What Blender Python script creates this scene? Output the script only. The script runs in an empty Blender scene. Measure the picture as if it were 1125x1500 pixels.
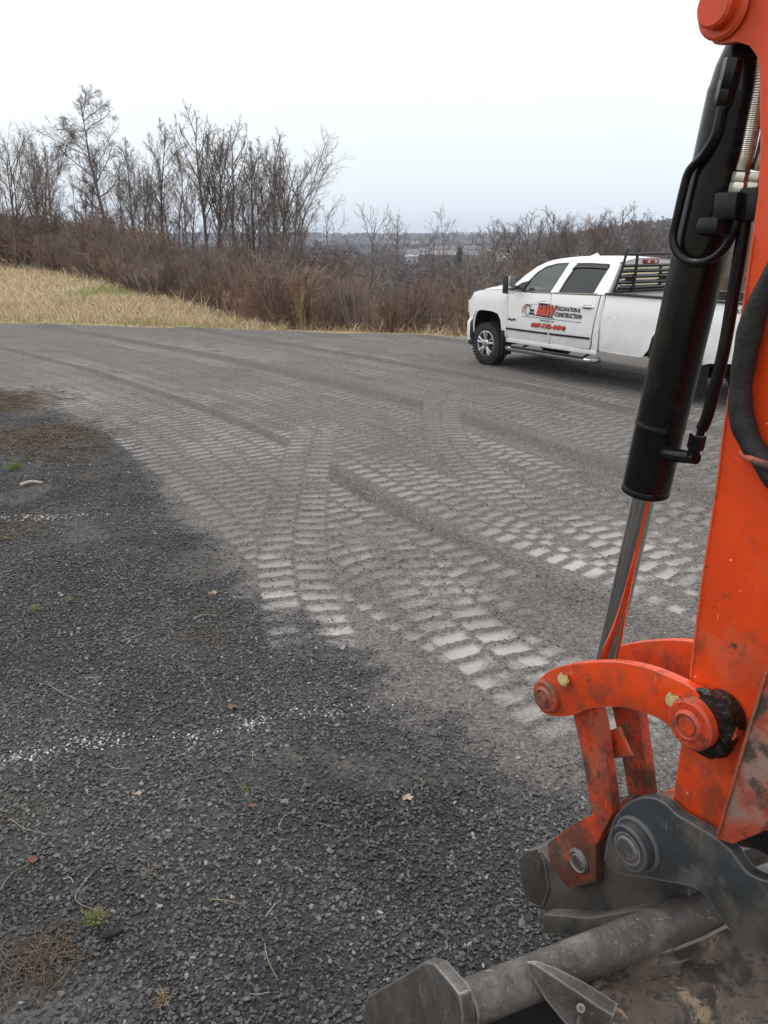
import bpy, bmesh, math, random
import numpy as np
from mathutils import Vector, Matrix, geometry as mgeo

random.seed(7); rng = np.random.default_rng(7)
S = bpy.context.scene
COL = S.collection
R = math.radians

# ------------------------------------------------------------------ camera
FPX, PITCH, CAMH = 1170.0, R(18.9), 2.25          # focal length in photo pixels (1125 x 1500)
cd = bpy.data.cameras.new('camera'); cam = bpy.data.objects.new('camera', cd); COL.objects.link(cam)
cd.sensor_fit = 'VERTICAL'; cd.sensor_height = 36.0; cd.lens = FPX / 1500 * 36
cd.clip_start = 0.05; cd.clip_end = 20000
cam.location = (0, 0, CAMH); cam.rotation_euler = (math.pi / 2 - PITCH, 0, 0)
S.camera = cam

# ------------------------------------------------------------------ sky, sun, exposure
SUN_EL, SUN_AZ = R(52), R(-35)                     # soft sun behind the clouds, left of the view
world = bpy.data.worlds.new('World'); S.world = world; world.use_nodes = True
nt = world.node_tree; nt.nodes.clear()
wo = nt.nodes.new('ShaderNodeOutputWorld'); bg = nt.nodes.new('ShaderNodeBackground')
sky = nt.nodes.new('ShaderNodeTexSky'); sky.sky_type = 'NISHITA'; sky.sun_disc = False
sky.sun_elevation = SUN_EL; sky.sun_rotation = SUN_AZ; sky.air_density = 1.0; sky.dust_density = 2.0
tc = nt.nodes.new('ShaderNodeTexCoord'); sep = nt.nodes.new('ShaderNodeSeparateXYZ')
nt.links.new(tc.outputs['Generated'], sep.inputs[0])
ramp = nt.nodes.new('ShaderNodeValToRGB')          # overcast: grey-blue low, white overhead
ramp.color_ramp.elements[0].position = 0.0; ramp.color_ramp.elements[0].color = (0.635, 0.70, 0.77, 1)
ramp.color_ramp.elements[1].position = 0.5; ramp.color_ramp.elements[1].color = (1.0, 1.0, 1.0, 1)
e = ramp.color_ramp.elements.new(0.10); e.color = (0.72, 0.765, 0.80, 1)
e = ramp.color_ramp.elements.new(0.22); e.color = (0.84, 0.845, 0.85, 1)
nt.links.new(sep.outputs['Z'], ramp.inputs['Fac'])
cn = nt.nodes.new('ShaderNodeTexNoise'); cn.inputs['Scale'].default_value = 2.2; cn.inputs['Detail'].default_value = 5
nt.links.new(tc.outputs['Generated'], cn.inputs['Vector'])
cm = nt.nodes.new('ShaderNodeMapRange'); cm.inputs['To Min'].default_value = 10.6; cm.inputs['To Max'].default_value = 12.6
nt.links.new(cn.outputs['Fac'], cm.inputs['Value'])
cl = nt.nodes.new('ShaderNodeVectorMath'); cl.operation = 'SCALE'
nt.links.new(ramp.outputs['Color'], cl.inputs[0]); nt.links.new(cm.outputs['Result'], cl.inputs['Scale'])
mixw = nt.nodes.new('ShaderNodeMixRGB'); mixw.inputs['Fac'].default_value = 0.93
nt.links.new(sky.outputs['Color'], mixw.inputs['Color1']); nt.links.new(cl.outputs['Vector'], mixw.inputs['Color2'])
nt.links.new(mixw.outputs['Color'], bg.inputs['Color']); bg.inputs['Strength'].default_value = 0.1
nt.links.new(bg.outputs[0], wo.inputs['Surface'])

sd = bpy.data.lights.new('sun', 'SUN'); sd.energy = 1.0; sd.angle = R(25); sd.color = (1.0, 0.97, 0.93)
sun = bpy.data.objects.new('sun', sd); COL.objects.link(sun); sun.location = (-20, 10, 40)
sdir = Vector((math.sin(SUN_AZ) * math.cos(SUN_EL), math.cos(SUN_AZ) * math.cos(SUN_EL), math.sin(SUN_EL)))
sun.rotation_euler = sdir.to_track_quat('Z', 'Y').to_euler()

vs = S.view_settings; vs.view_transform = 'Standard'; vs.look = 'None'; vs.exposure = 0.28; vs.gamma = 1.0
vs.use_curve_mapping = False
S.cycles.max_bounces = 8; S.cycles.transparent_max_bounces = 16; S.cycles.volume_bounces = 0

# ------------------------------------------------------------------ helpers: pixels, materials, meshes
def ray(px, py):
    a = (px - 562.5) / FPX; b = (750 - py) / FPX
    return np.array([a, math.cos(PITCH) + b * math.sin(PITCH), -math.sin(PITCH) + b * math.cos(PITCH)])
CAMP = np.array([0, 0, CAMH])
def ground(px, py, z=0.0):
    r = ray(px, py); return CAMP + r * ((z - CAMH) / r[2])

def smooth(a, b, x):
    t = np.clip((x - a) / (b - a), 0, 1); return t * t * (3 - 2 * t)

_n = {}
def vnoise(x, y, scale, seed=0):
    """value noise, vectorised, 0..1"""
    if seed not in _n: _n[seed] = np.random.default_rng(100 + seed).random((256, 256))
    g = _n[seed]; x = np.asarray(x, float) / scale; y = np.asarray(y, float) / scale
    xi = np.floor(x).astype(int); yi = np.floor(y).astype(int); fx = x - xi; fy = y - yi
    fx = fx * fx * (3 - 2 * fx); fy = fy * fy * (3 - 2 * fy)
    a = g[xi & 255, yi & 255]; b = g[(xi + 1) & 255, yi & 255]; c = g[xi & 255, (yi + 1) & 255]; d = g[(xi + 1) & 255, (yi + 1) & 255]
    return (a * (1 - fx) + b * fx) * (1 - fy) + (c * (1 - fx) + d * fx) * fy
def fbm(x, y, scale, seed=0, oct=4):
    s = 0; a = 0.5; t = 0
    for k in range(oct):
        s = s + a * vnoise(x, y, scale / 2 ** k, seed + k); t += a; a *= 0.55
    return s / t

def mat(name, col, rough=0.6, metal=0.0, var=0.15, vscale=8.0, bump=0.0, bscale=40.0, spots=(), attr=None,
        spec=0.5, coat=0.0, objvar=0.0, detail=6.0, edge=None, low=None, scratch=None):
    """procedural surface: base colour + mottling; spots = [(colour, noise scale, threshold, softness, roughness)]"""
    m = bpy.data.materials.new(name); m.use_nodes = True; t = m.node_tree; N = t.nodes; L = t.links
    b = N['Principled BSDF']; b.inputs['Roughness'].default_value = rough; b.inputs['Metallic'].default_value = metal
    b.inputs['Specular IOR Level'].default_value = spec
    if coat: b.inputs['Coat Weight'].default_value = coat; b.inputs['Coat Roughness'].default_value = 0.08
    co = N.new('ShaderNodeTexCoord')
    if attr:
        at = N.new('ShaderNodeAttribute'); at.attribute_name = attr; cur = at.outputs['Color']
    else:
        rgb = N.new('ShaderNodeRGB'); rgb.outputs[0].default_value = (*col, 1); cur = rgb.outputs[0]
    if var:
        n = N.new('ShaderNodeTexNoise'); n.inputs['Scale'].default_value = vscale; n.inputs['Detail'].default_value = detail
        n.inputs['Roughness'].default_value = 0.65
        L.new(co.outputs['Object'], n.inputs['Vector'])
        mr = N.new('ShaderNodeMapRange'); mr.inputs['From Min'].default_value = 0.3; mr.inputs['From Max'].default_value = 0.7
        mr.inputs['To Min'].default_value = 1 - var; mr.inputs['To Max'].default_value = 1 + var; L.new(n.outputs['Fac'], mr.inputs['Value'])
        vm = N.new('ShaderNodeVectorMath'); vm.operation = 'SCALE'; L.new(cur, vm.inputs[0]); L.new(mr.outputs['Result'], vm.inputs['Scale']); cur = vm.outputs['Vector']
    if objvar:
        oi = N.new('ShaderNodeObjectInfo'); mr = N.new('ShaderNodeMapRange'); mr.inputs['To Min'].default_value = 1 - objvar; mr.inputs['To Max'].default_value = 1 + objvar
        L.new(oi.outputs['Random'], mr.inputs['Value']); vm = N.new('ShaderNodeVectorMath'); vm.operation = 'SCALE'
        L.new(cur, vm.inputs[0]); L.new(mr.outputs['Result'], vm.inputs['Scale']); cur = vm.outputs['Vector']
    rcur = None
    for i, (sc, scale, th, soft, sr) in enumerate(spots):
        n = N.new('ShaderNodeTexNoise'); n.inputs['Scale'].default_value = scale; n.inputs['Detail'].default_value = 8
        n.inputs['Roughness'].default_value = 0.6
        mp = N.new('ShaderNodeMapping'); mp.inputs['Location'].default_value = (i * 3.7, i * 1.3, i * 7.1)
        L.new(co.outputs['Object'], mp.inputs['Vector']); L.new(mp.outputs['Vector'], n.inputs['Vector'])
        mr = N.new('ShaderNodeMapRange'); mr.inputs['From Min'].default_value = th; mr.inputs['From Max'].default_value = th + soft
        L.new(n.outputs['Fac'], mr.inputs['Value'])
        mx = N.new('ShaderNodeMixRGB'); L.new(mr.outputs['Result'], mx.inputs['Fac']); L.new(cur, mx.inputs['Color1'])
        mx.inputs['Color2'].default_value = (*sc, 1); cur = mx.outputs['Color']
        mx2 = N.new('ShaderNodeMix'); L.new(mr.outputs['Result'], mx2.inputs[0])
        if rcur is None: mx2.inputs[2].default_value = rough
        else: L.new(rcur, mx2.inputs[2])
        mx2.inputs[3].default_value = sr; rcur = mx2.outputs[0]
    def over(fac, colr, rr_):
        nonlocal cur, rcur
        mx = N.new('ShaderNodeMixRGB'); L.new(fac, mx.inputs['Fac']); L.new(cur, mx.inputs['Color1']); mx.inputs['Color2'].default_value = (*colr, 1); cur = mx.outputs['Color']
        mx2 = N.new('ShaderNodeMix'); L.new(fac, mx2.inputs[0])
        if rcur is None: mx2.inputs[2].default_value = rough
        else: L.new(rcur, mx2.inputs[2])
        mx2.inputs[3].default_value = rr_; rcur = mx2.outputs[0]
    def math_(op, a_, b_):
        q = N.new('ShaderNodeMath'); q.operation = op
        for i_, s_ in enumerate((a_, b_)):
            if isinstance(s_, (int, float)): q.inputs[i_].default_value = s_
            else: L.new(s_, q.inputs[i_])
        return q.outputs[0]
    def noise_(sc_, stretch=None, off=0.0):
        q = N.new('ShaderNodeTexNoise'); q.inputs['Scale'].default_value = sc_; q.inputs['Detail'].default_value = 8; q.inputs['Roughness'].default_value = .62
        mp = N.new('ShaderNodeMapping'); mp.inputs['Location'].default_value = (off, off * 2, off * 3)
        if stretch: mp.inputs['Scale'].default_value = stretch[0]; mp.inputs['Rotation'].default_value = stretch[1]
        L.new(co.outputs['Object'], mp.inputs['Vector']); L.new(mp.outputs['Vector'], q.inputs['Vector']); return q.outputs['Fac']
    def range_(v_, a_, b_):
        q = N.new('ShaderNodeMapRange'); q.inputs['From Min'].default_value = a_; q.inputs['From Max'].default_value = b_; L.new(v_, q.inputs['Value']); return q.outputs['Result']
    if scratch:      # (colour, threshold): fine streaks in two directions
        for st_ in (((8, 8, .5), (.5, .2, .1)), ((.6, 9, 9), (.1, .4, .9))): over(range_(noise_(16, st_, 4.2), scratch[1], scratch[1] + .03), scratch[0], .55)
    if low:          # (colour, z clean, z dirty, noise scale, amount)
        sx = N.new('ShaderNodeSeparateXYZ'); L.new(co.outputs['Object'], sx.inputs[0]); g_ = range_(sx.outputs['Z'], low[1], low[2])
        over(math_('MULTIPLY', range_(math_('ADD', noise_(low[3], None, 2.3), math_('MULTIPLY', g_, .30)), .60, .78), low[4]), low[0], .85)
    if edge:         # (colour, radius, threshold)
        bv = N.new('ShaderNodeBevel'); bv.samples = 4; bv.inputs['Radius'].default_value = edge[1]; ge = N.new('ShaderNodeNewGeometry'); dt_ = N.new('ShaderNodeVectorMath'); dt_.operation = 'DOT_PRODUCT'
        L.new(bv.outputs['Normal'], dt_.inputs[0]); L.new(ge.outputs['Normal'], dt_.inputs[1]); inv = math_('SUBTRACT', 1.0, dt_.outputs['Value'])
        over(range_(math_('MULTIPLY', inv, math_('ADD', noise_(35, None, 6.0), noise_(9, None, 1.0))), edge[2], edge[2] + .05), edge[0], .5)
    if rcur is not None: L.new(rcur, b.inputs['Roughness'])
    L.new(cur, b.inputs['Base Color'])
    if bump:
        n = N.new('ShaderNodeTexNoise'); n.inputs['Scale'].default_value = bscale; n.inputs['Detail'].default_value = 8
        L.new(co.outputs['Object'], n.inputs['Vector'])
        bp = N.new('ShaderNodeBump'); bp.inputs['Strength'].default_value = bump; bp.inputs['Distance'].default_value = 0.01
        L.new(n.outputs['Fac'], bp.inputs['Height']); L.new(bp.outputs['Normal'], b.inputs['Normal'])
    return m

def tag(o, label=None, cat=None, group=None, kind=None):
    if label: o['label'] = label
    if cat: o['category'] = cat
    if group: o['group'] = group
    if kind: o['kind'] = kind
    return o
def empty(name, loc=(0, 0, 0), rz=0.0):
    o = bpy.data.objects.new(name, None); COL.objects.link(o); o.location = loc; o.rotation_euler = (0, 0, rz)
    o.empty_display_size = 0.2; return o
def link(name, me, m=None, parent=None, smoothed=False):
    if m is not None and not me.materials: me.materials.append(m)
    if smoothed: me.shade_smooth()
    o = bpy.data.objects.new(name, me); COL.objects.link(o)
    if parent is not None: o.parent = parent
    return o
def obj(name, verts, faces, m, parent=None, smoothed=False):
    me = bpy.data.meshes.new(name); me.from_pydata([tuple(map(float, v)) for v in verts], [], faces); me.validate()
    return link(name, me, m, parent, smoothed)
def obj_np(name, v, f, m, parent=None, smoothed=False, col=None):
    """v (n,3), f (k,3|4) arrays -> mesh, fast"""
    me = bpy.data.meshes.new(name); v = np.asarray(v, np.float32); f = np.asarray(f, np.int32); k = f.shape[1]
    me.vertices.add(len(v)); me.vertices.foreach_set('co', v.ravel())
    me.loops.add(f.size); me.loops.foreach_set('vertex_index', f.ravel())
    me.polygons.add(len(f)); me.polygons.foreach_set('loop_start', np.arange(0, f.size, k, dtype=np.int32))
    me.polygons.foreach_set('loop_total', np.full(len(f), k, np.int32))
    me.update(calc_edges=True)
    if col is not None:
        a = me.attributes.new('col', 'FLOAT_COLOR', 'POINT'); c = np.ones((len(v), 4), np.float32); c[:, :3] = col
        a.data.foreach_set('color', c.ravel())
    return link(name, me, m, parent, smoothed)
def from_bm(name, bm, m, parent=None, smoothed=False, auto=None):
    bmesh.ops.recalc_face_normals(bm, faces=bm.faces[:])
    me = bpy.data.meshes.new(name); bm.to_mesh(me); bm.free()
    o = link(name, me, m, parent, smoothed)
    if auto: me.shade_smooth(); me.set_sharp_from_angle(angle=R(auto))
    return o

class MB:
    """collects shapes into one mesh"""
    def __init__(self, off=(0, 0, 0)): self.v = []; self.f = []; self.off = np.array(off, float)
    def add(self, v, f):
        b = len(self.v); self.v += [tuple(np.asarray(p, float) - self.off) for p in v]; self.f += [tuple(i + b for i in q) for q in f]; return self
    def box(self, c, s, rot=None):
        c = np.array(c, float); s = np.array(s, float) / 2
        p = [np.array([x, y, z]) * s for x in (-1, 1) for y in (-1, 1) for z in (-1, 1)]
        if rot is not None: p = [np.array(rot @ Vector(q)) for q in p]
        return self.add([c + q for q in p], [(0, 1, 3, 2), (4, 6, 7, 5), (0, 4, 5, 1), (2, 3, 7, 6), (0, 2, 6, 4), (1, 5, 7, 3)])
    def tube(self, pts, r, n=10, cap=True):
        pts = [np.array(p, float) for p in pts]; k = len(pts)
        rs = list(r) if hasattr(r, '__len__') else [r] * k
        V = []; F = []; ref = None
        for i in range(k):
            d = pts[min(i + 1, k - 1)] - pts[max(i - 1, 0)]; d = d / (np.linalg.norm(d) + 1e-12)
            if ref is None: ref = np.array([0, 0, 1.0]) if abs(d[2]) < 0.9 else np.array([1.0, 0, 0])
            s = np.cross(d, ref); s /= np.linalg.norm(s) + 1e-12; t = np.cross(s, d); ref = t
            for j in range(n):
                a = 2 * math.pi * j / n; V.append(pts[i] + rs[i] * (math.cos(a) * s + math.sin(a) * t))
        for i in range(k - 1):
            for j in range(n):
                F.append((i * n + j, i * n + (j + 1) % n, (i + 1) * n + (j + 1) % n, (i + 1) * n + j))
        if cap: F.append(tuple(range(n))[::-1]); F.append(tuple((k - 1) * n + j for j in range(n)))
        return self.add(V, F)
    def lathe(self, c, axis, prof, n=24):
        """prof: [(along, radius)]"""
        axis = np.array(axis, float); axis /= np.linalg.norm(axis)
        ref = np.array([0, 0, 1.0]) if abs(axis[2]) < 0.9 else np.array([1.0, 0, 0])
        s = np.cross(axis, ref); s /= np.linalg.norm(s); t = np.cross(s, axis); V = []; F = []
        for (a, r) in prof:
            for j in range(n):
                q = 2 * math.pi * j / n; V.append(np.array(c) + axis * a + r * (math.cos(q) * s + math.sin(q) * t))
        k = len(prof)
        for i in range(k - 1):
            for j in range(n): F.append((i * n + j, i * n + (j + 1) % n, (i + 1) * n + (j + 1) % n, (i + 1) * n + j))
        if prof[0][1] > 1e-6: F.append(tuple(range(n))[::-1])
        if prof[-1][1] > 1e-6: F.append(tuple((k - 1) * n + j for j in range(n)))
        return self.add(V, F)
    def build(self, name, m, parent=None, bevel=0.0, auto=35):
        bm = bmesh.new(); vs_ = [bm.verts.new(p) for p in self.v]
        for q in self.f:
            try: bm.faces.new([vs_[i] for i in q])
            except ValueError: pass
        bmesh.ops.remove_doubles(bm, verts=bm.verts[:], dist=1e-6)
        bmesh.ops.recalc_face_normals(bm, faces=bm.faces[:])
        if bevel:
            ed = [x for x in bm.edges if len(x.link_faces) == 2 and x.calc_face_angle(0) > R(28)]
            bmesh.ops.bevel(bm, geom=ed, offset=bevel, segments=2, affect='EDGES', profile=0.6, clamp_overlap=True)
        return from_bm(name, bm, m, parent, auto=auto)

def spline(pts, n=8):
    """Catmull-Rom through pts"""
    P = [np.array(p, float) for p in pts]; P = [2 * P[0] - P[1]] + P + [2 * P[-1] - P[-2]]; out = []
    for i in range(1, len(P) - 2):
        for k in range(n):
            t = k / n; a, b, c, d = P[i - 1:i + 3]
            out.append(0.5 * ((2 * b) + (c - a) * t + (2 * a - 5 * b + 4 * c - d) * t * t + (3 * b - a - 3 * c + d) * t ** 3))
    out.append(P[-2]); return out

# ------------------------------------------------------------------ terrain
EX = [-60, -14, -10.65, -2.31, 2.07, 8, 14, 60]; EY = [26, 23.3, 22.65, 20.76, 19.29, 17.6, 16.2, 8]
def lot_edge(x): return np.interp(x, EX, EY)
def terrain_h(x, y):
    x = np.asarray(x, float); y = np.asarray(y, float); r = np.hypot(x, y)
    d = y - lot_edge(x); t = x / np.maximum(y, 1.0)
    wl = smooth(-0.11, -0.36, t) * (y > 0)
    left = 0.042 * np.clip(d, 0, 30) - 0.05 * np.clip(d - 42, 0, 300)
    right = -0.055 * np.clip(d, 0, 50) - 0.065 * np.clip(d - 50, 0, 220)
    h = wl * left + (1 - wl) * right
    h = h + 0.35 * (fbm(x, y, 9, 3) - 0.5) * smooth(2, 14, d)
    far = -17 + 1.5 * (fbm(x, y, 200, 9) - .5)
    h = h * (1 - smooth(250, 600, r)) + far * smooth(250, 600, r)
    ridge = 31 + 9 * (fbm(x, y, 700, 5) - 0.5) * 2
    h = h + ridge * smooth(1650, 2900, r)
    h = h + 32 * smooth(450, 1050, r) * smooth(0.10, 0.34, t) * (1 - smooth(1500, 2400, r)) * (0.8 + 0.4 * fbm(x, y, 160, 6))
    lot = smooth(0.5, -0.9, d)                      # under the gravel sheet the soil lies lower
    return h * (1 - lot) - 0.35 * lot
def hit(px, py, far=400.0):
    """first point where the pixel's ray meets the terrain outside the lot"""
    r = ray(px, py); t = np.linspace(16, far, 4000); p = CAMP[None] + r[None] * t[:, None]
    b = p[:, 2] < np.where(p[:, 1] < lot_edge(p[:, 0]), 0, terrain_h(p[:, 0], p[:, 1]))
    i = int(np.argmax(b)) if b.any() else len(t) - 1
    return p[i]

# brush line: where the dry grass ends and the thicket begins
BRUSH = [hit(x, y) for x, y in ((-160, 383), (0, 390), (100, 402), (200, 428), (300, 455), (420, 484))]
BRUSH = [(p[0], p[1]) for p in BRUSH] + [(-1.0, 21.2), (2.2, 20.3), (6, 19.2), (14, 17.4), (30, 14)]
bx_, by_ = np.array(BRUSH).T
def brush_d(x, y):
    """metres behind the brush line along y"""
    return y - np.interp(x, bx_, by_)

def make_terrain():
    ang = np.concatenate([np.linspace(R(-70), R(70), 420), np.linspace(R(70), R(290), 90)[1:-1]])
    rad = np.concatenate([np.linspace(0.5, 14, 14), np.geomspace(14.4, 70, 150), np.geomspace(71, 4200, 150)])
    A, Rr = np.meshgrid(ang, rad); X = Rr * np.sin(A); Y = Rr * np.cos(A); Z = terrain_h(X, Y)
    nr, na = X.shape; v = np.stack([X, Y, Z], -1).reshape(-1, 3)
    i, j = np.meshgrid(np.arange(nr - 1), np.arange(na), indexing='ij'); j2 = (j + 1) % na
    f = np.stack([i * na + j, i * na + j2, (i + 1) * na + j2, (i + 1) * na + j], -1).reshape(-1, 4)[:, ::-1]
    x, y = v[:, 0], v[:, 1]; bd = brush_d(x, y); r = np.hypot(x, y)
    n1 = fbm(x, y, 5, 1)[:, None]; n2 = fbm(x, y, 1.3, 20)[:, None]
    tan = np.array([.36, .29, .18]); green = np.array([.16, .17, .06]); litter = np.array([.115, .078, .052])
    grass = tan * (0.75 + 0.5 * n2) * (1 - smooth(.52, .7, n1)) + green * smooth(.52, .7, n1)
    w = smooth(-1.0, 1.5, bd)[:, None]; c = grass * (1 - w) + litter * (0.7 + .6 * n2) * w
    fw = fbm(x, y, 60, 12)[:, None]; forest = np.array([.072, .056, .050]) * (0.6 + .8 * fw)
    wf = smooth(60, 200, r)[:, None]; c = c * (1 - wf) + forest * wf
    fld = (smooth(.62, .68, fbm(x, y, 180, 30)) * smooth(900, 1100, r))[:, None]; c = c * (1 - fld) + np.array([.2, .17, .11]) * fld
    m = mat('soil_and_grass', (.2, .2, .1), 0.95, attr='col', var=0.25, vscale=3.0, bump=0.6, bscale=8, spec=0.1)
    o = obj_np('terrain', v, f, m, smoothed=True, col=c); tag(o, kind='structure')
    return o
make_terrain()

# ------------------------------------------------------------------ gravel lot: a real height field with the track prints pressed into it
RX0, RX1, RY0, RY1, RES = -13.0, 12.0, 0.0, 24.0, 0.0165
NX, NY = int((RX1 - RX0) / RES), int((RY1 - RY0) / RES)
gx = RX0 + (np.arange(NX) + .5) * RES; gy = RY0 + (np.arange(NY) + .5) * RES
GXX, GYY = np.meshgrid(gx, gy)
HGT = np.zeros((NY, NX), np.float32)               # metres
DRIVEN = np.zeros((NY, NX), np.float32); PAD = np.zeros((NY, NX), np.float32)               # pressed-smooth fines
LOOSE = np.zeros((NY, NX), np.float32)             # loose stones
GUIDE = [(1.45, 1.6), (0.88, 2.9), (0.10, 4.1), (-0.82, 5.35), (-1.78, 7.1), (-3.05, 9.3), (-5.4, 12.3), (-8.2, 15.4), (-12, 19.2)]
def edge_grey():                                    # left limit of the driven strip
    return np.array([(-.35 + 1.55, 1.2), (0.72, 2.62), (0.33, 3.12), (-0.1, 3.72), (-0.95, 4.85), (-1.95, 6.7), (-2.95, 8.95), (-6.1, 12.5), (-11, 17), (-13, 19)])
EG = edge_grey()
def grey_side(x, y):
    """metres to the right of the driven strip's left limit (along x)"""
    return x - np.interp(y, EG[:, 1], EG[:, 0])

def stamp(path, width=0.43, pitch=0.165, depth=0.022, seed=0, strength=1.0, crisp=0.0, duty=.54, taper=.8):
    P = np.array(spline(path, 24)); seg = np.hypot(*np.diff(P, axis=0).T); s = np.concatenate([[0], np.cumsum(seg)])
    ss = np.arange(0, s[-1], 0.008); X = np.interp(ss, s, P[:, 0]); Y = np.interp(ss, s, P[:, 1])
    tx = np.gradient(X, ss); ty = np.gradient(Y, ss); l = np.hypot(tx, ty); tx /= l; ty /= l
    tt = np.arange(-width / 2 - .06, width / 2 + .06, 0.008)
    SS, TT = np.meshgrid(ss, tt, indexing='ij')
    wob = 0.02 * (vnoise(SS, TT, .3, 40 + seed % 7) - .5)
    x = X[:, None] + TT * ty[:, None]; y = Y[:, None] - TT * tx[:, None]
    a = np.abs(TT) - wob
    col = smooth(0.012, 0.028, a) * smooth(width / 2, width / 2 - 0.015, a)
    ph = (SS + np.where(TT > 0, pitch / 2, 0) + 0.10 * a + wob) / pitch
    fr = np.abs((ph % 1) - .5) * 2                  # 0 centre of a print .. 1 centre of a ridge
    pr = smooth(duty + .07, duty - .07, fr) * col
    inside = smooth(width / 2 + .03, width / 2, a) * smooth(0, taper, SS) * smooth(ss[-1], ss[-1] - taper * 2, SS)
    rim = smooth(width / 2 + .06, width / 2 + .03, a) * smooth(width / 2 - .01, width / 2 + .02, a)
    keep = smooth(0.18, 0.42, vnoise(SS, TT * 2, .55, 60 + seed % 9)); keep = np.maximum(keep, crisp)    # here and there a print has crumbled
    amp = strength * (0.55 + .45 * keep)
    h = depth * amp * (-pr + 0.28 * (1 - pr) * col) + 0.007 * rim * keep
    ix = ((x - RX0) / RES).astype(int); iy = ((y - RY0) / RES).astype(int)
    ok = (ix >= 0) & (ix < NX) & (iy >= 0) & (iy < NY) & (a < width / 2 + .06)
    ix, iy = ix[ok], iy[ok]; ins = inside[ok]
    HGT[iy, ix] = HGT[iy, ix] * (1 - ins) + h[ok] * ins + (1 - ins) * 0.5 * h[ok]
    PAD[iy, ix] = PAD[iy, ix] * (1 - ins) + (pr * keep * strength)[ok] * ins
    DRIVEN[iy, ix] = np.maximum(DRIVEN[iy, ix], ins)
    LOOSE[iy, ix] = LOOSE[iy, ix] * (1 - ins) + (0.9 * (1 - pr))[ok] * 0.5 * ins

def offset_path(path, d):
    P = np.array(spline(path, 6)); T = np.gradient(P, axis=0); T /= np.hypot(T[:, 0], T[:, 1])[:, None]
    return P + np.stack([T[:, 1], -T[:, 0]], -1) * d
base = 0.016 * (fbm(GXX, GYY, 1.1, 70) - .5) + 0.05 * (fbm(GXX, GYY, 3.7, 74) - .5)
order = list(range(0, 34)); random.shuffle(order)
SKIP = {3, 9, 14, 21}                               # windrows of loose stone between passes
for k in order:
    if k in SKIP: continue
    P = offset_path(GUIDE, k * 0.45 + random.uniform(-.07, .07))
    P[:, 0] += 0.18 * np.sin(P[:, 1] / 3.0 + k * 1.7)
    P[:, 0] += random.uniform(.05, .22) * np.sin(P[:, 1] / random.uniform(1.6, 4.0) + k)
    stamp(P[::5], width=random.uniform(.36, .5), pitch=random.uniform(.14, .18), seed=k, strength=random.choice((0.6, .8, 1.0, 0.85)), depth=0.012)
for k in SKIP:
    P = np.array(spline(offset_path(GUIDE, k * 0.45), 5))
    for q in P:
        g = np.s_[max(0, int((q[1] - .5 - RY0) / RES)):max(0, int((q[1] + .5 - RY0) / RES)), max(0, int((q[0] - .5 - RX0) / RES)):max(0, int((q[0] + .5 - RX0) / RES))]
        d2 = (GXX[g] - q[0]) ** 2 + (GYY[g] - q[1]) ** 2
        w = smooth(.26, .10, np.sqrt(d2)); HGT[g] = np.maximum(HGT[g], (w * .02).astype(np.float32) * .8); LOOSE[g] = np.maximum(LOOSE[g], w); PAD[g] *= (1 - w)
for d_, sd_ in ((.10, 94), (.62, 95), (1.12, 96)):     # the outermost passes, along the left limit of the driven strip
    P = offset_path(GUIDE, d_); P = P[P[:, 1] > 4.6]; P[:, 0] += .05 * np.sin(P[:, 1] * 1.3 + sd_); stamp(P[::4], width=.47, pitch=.165, seed=sd_, depth=.011, crisp=.75)
stamp([(-.22, 3.5), (-.44, 4.3), (-.59, 5.0), (-.72, 6.0), (-.82, 8.0), (-.84, 10.6)], width=.52, pitch=.172, seed=91, depth=0.014, crisp=.3, strength=.9, duty=.58, taper=.9)
stamp([(1.2, 2.85), (0.76, 3.75), (0.40, 4.6), (0.10, 5.4), (-.2, 6.4)], width=.5, pitch=.172, seed=92, depth=0.017, crisp=.35, duty=.64, taper=.4)
stamp([(3.6, 3.9), (2.2, 5.2), (1.2, 7.0), (0.75, 9.4), (.9, 12.5)], width=.5, seed=93, depth=0.013)

fade = smooth(3.3, 4.35, GYY + .55 * np.clip(GXX, -.5, 1.6) + .9 * (fbm(GXX, GYY, .5, 83) - .5)).astype(np.float32)   # prints crumble towards the loose stone
crumb = smooth(.30, .55, fbm(GXX, GYY, .22, 84, 3)).astype(np.float32)
HGT *= fade * (.6 + .4 * crumb); PAD *= fade * (.5 + .5 * crumb)
HGT += (.006 * (fbm(GXX, GYY, .07, 86, 3) - .5) * (1 - .7 * PAD)).astype(np.float32)
gs = grey_side(GXX, GYY) + 0.5 * (fbm(GXX, GYY, .45, 80) - .5) + .25 * (vnoise(GXX, GYY, .06, 82) - .5)
GREY = np.maximum(smooth(-.12, .30, gs), .9 * DRIVEN * smooth(-.75, -.3, gs) * smooth(2.6, 3.3, GYY) * np.clip(.35 + .8 * PAD, 0, 1)).astype(np.float32)     # 0 = untouched dark stone, 1 = driven grey fines
HGT = (HGT * GREY + base).astype(np.float32)
# fade of the whole strip near the machine: prints half-buried by loose stone
near = smooth(2.2, 3.6, GYY + .5 * (fbm(GXX, GYY, .7, 81) - .5)).astype(np.float32)
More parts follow.
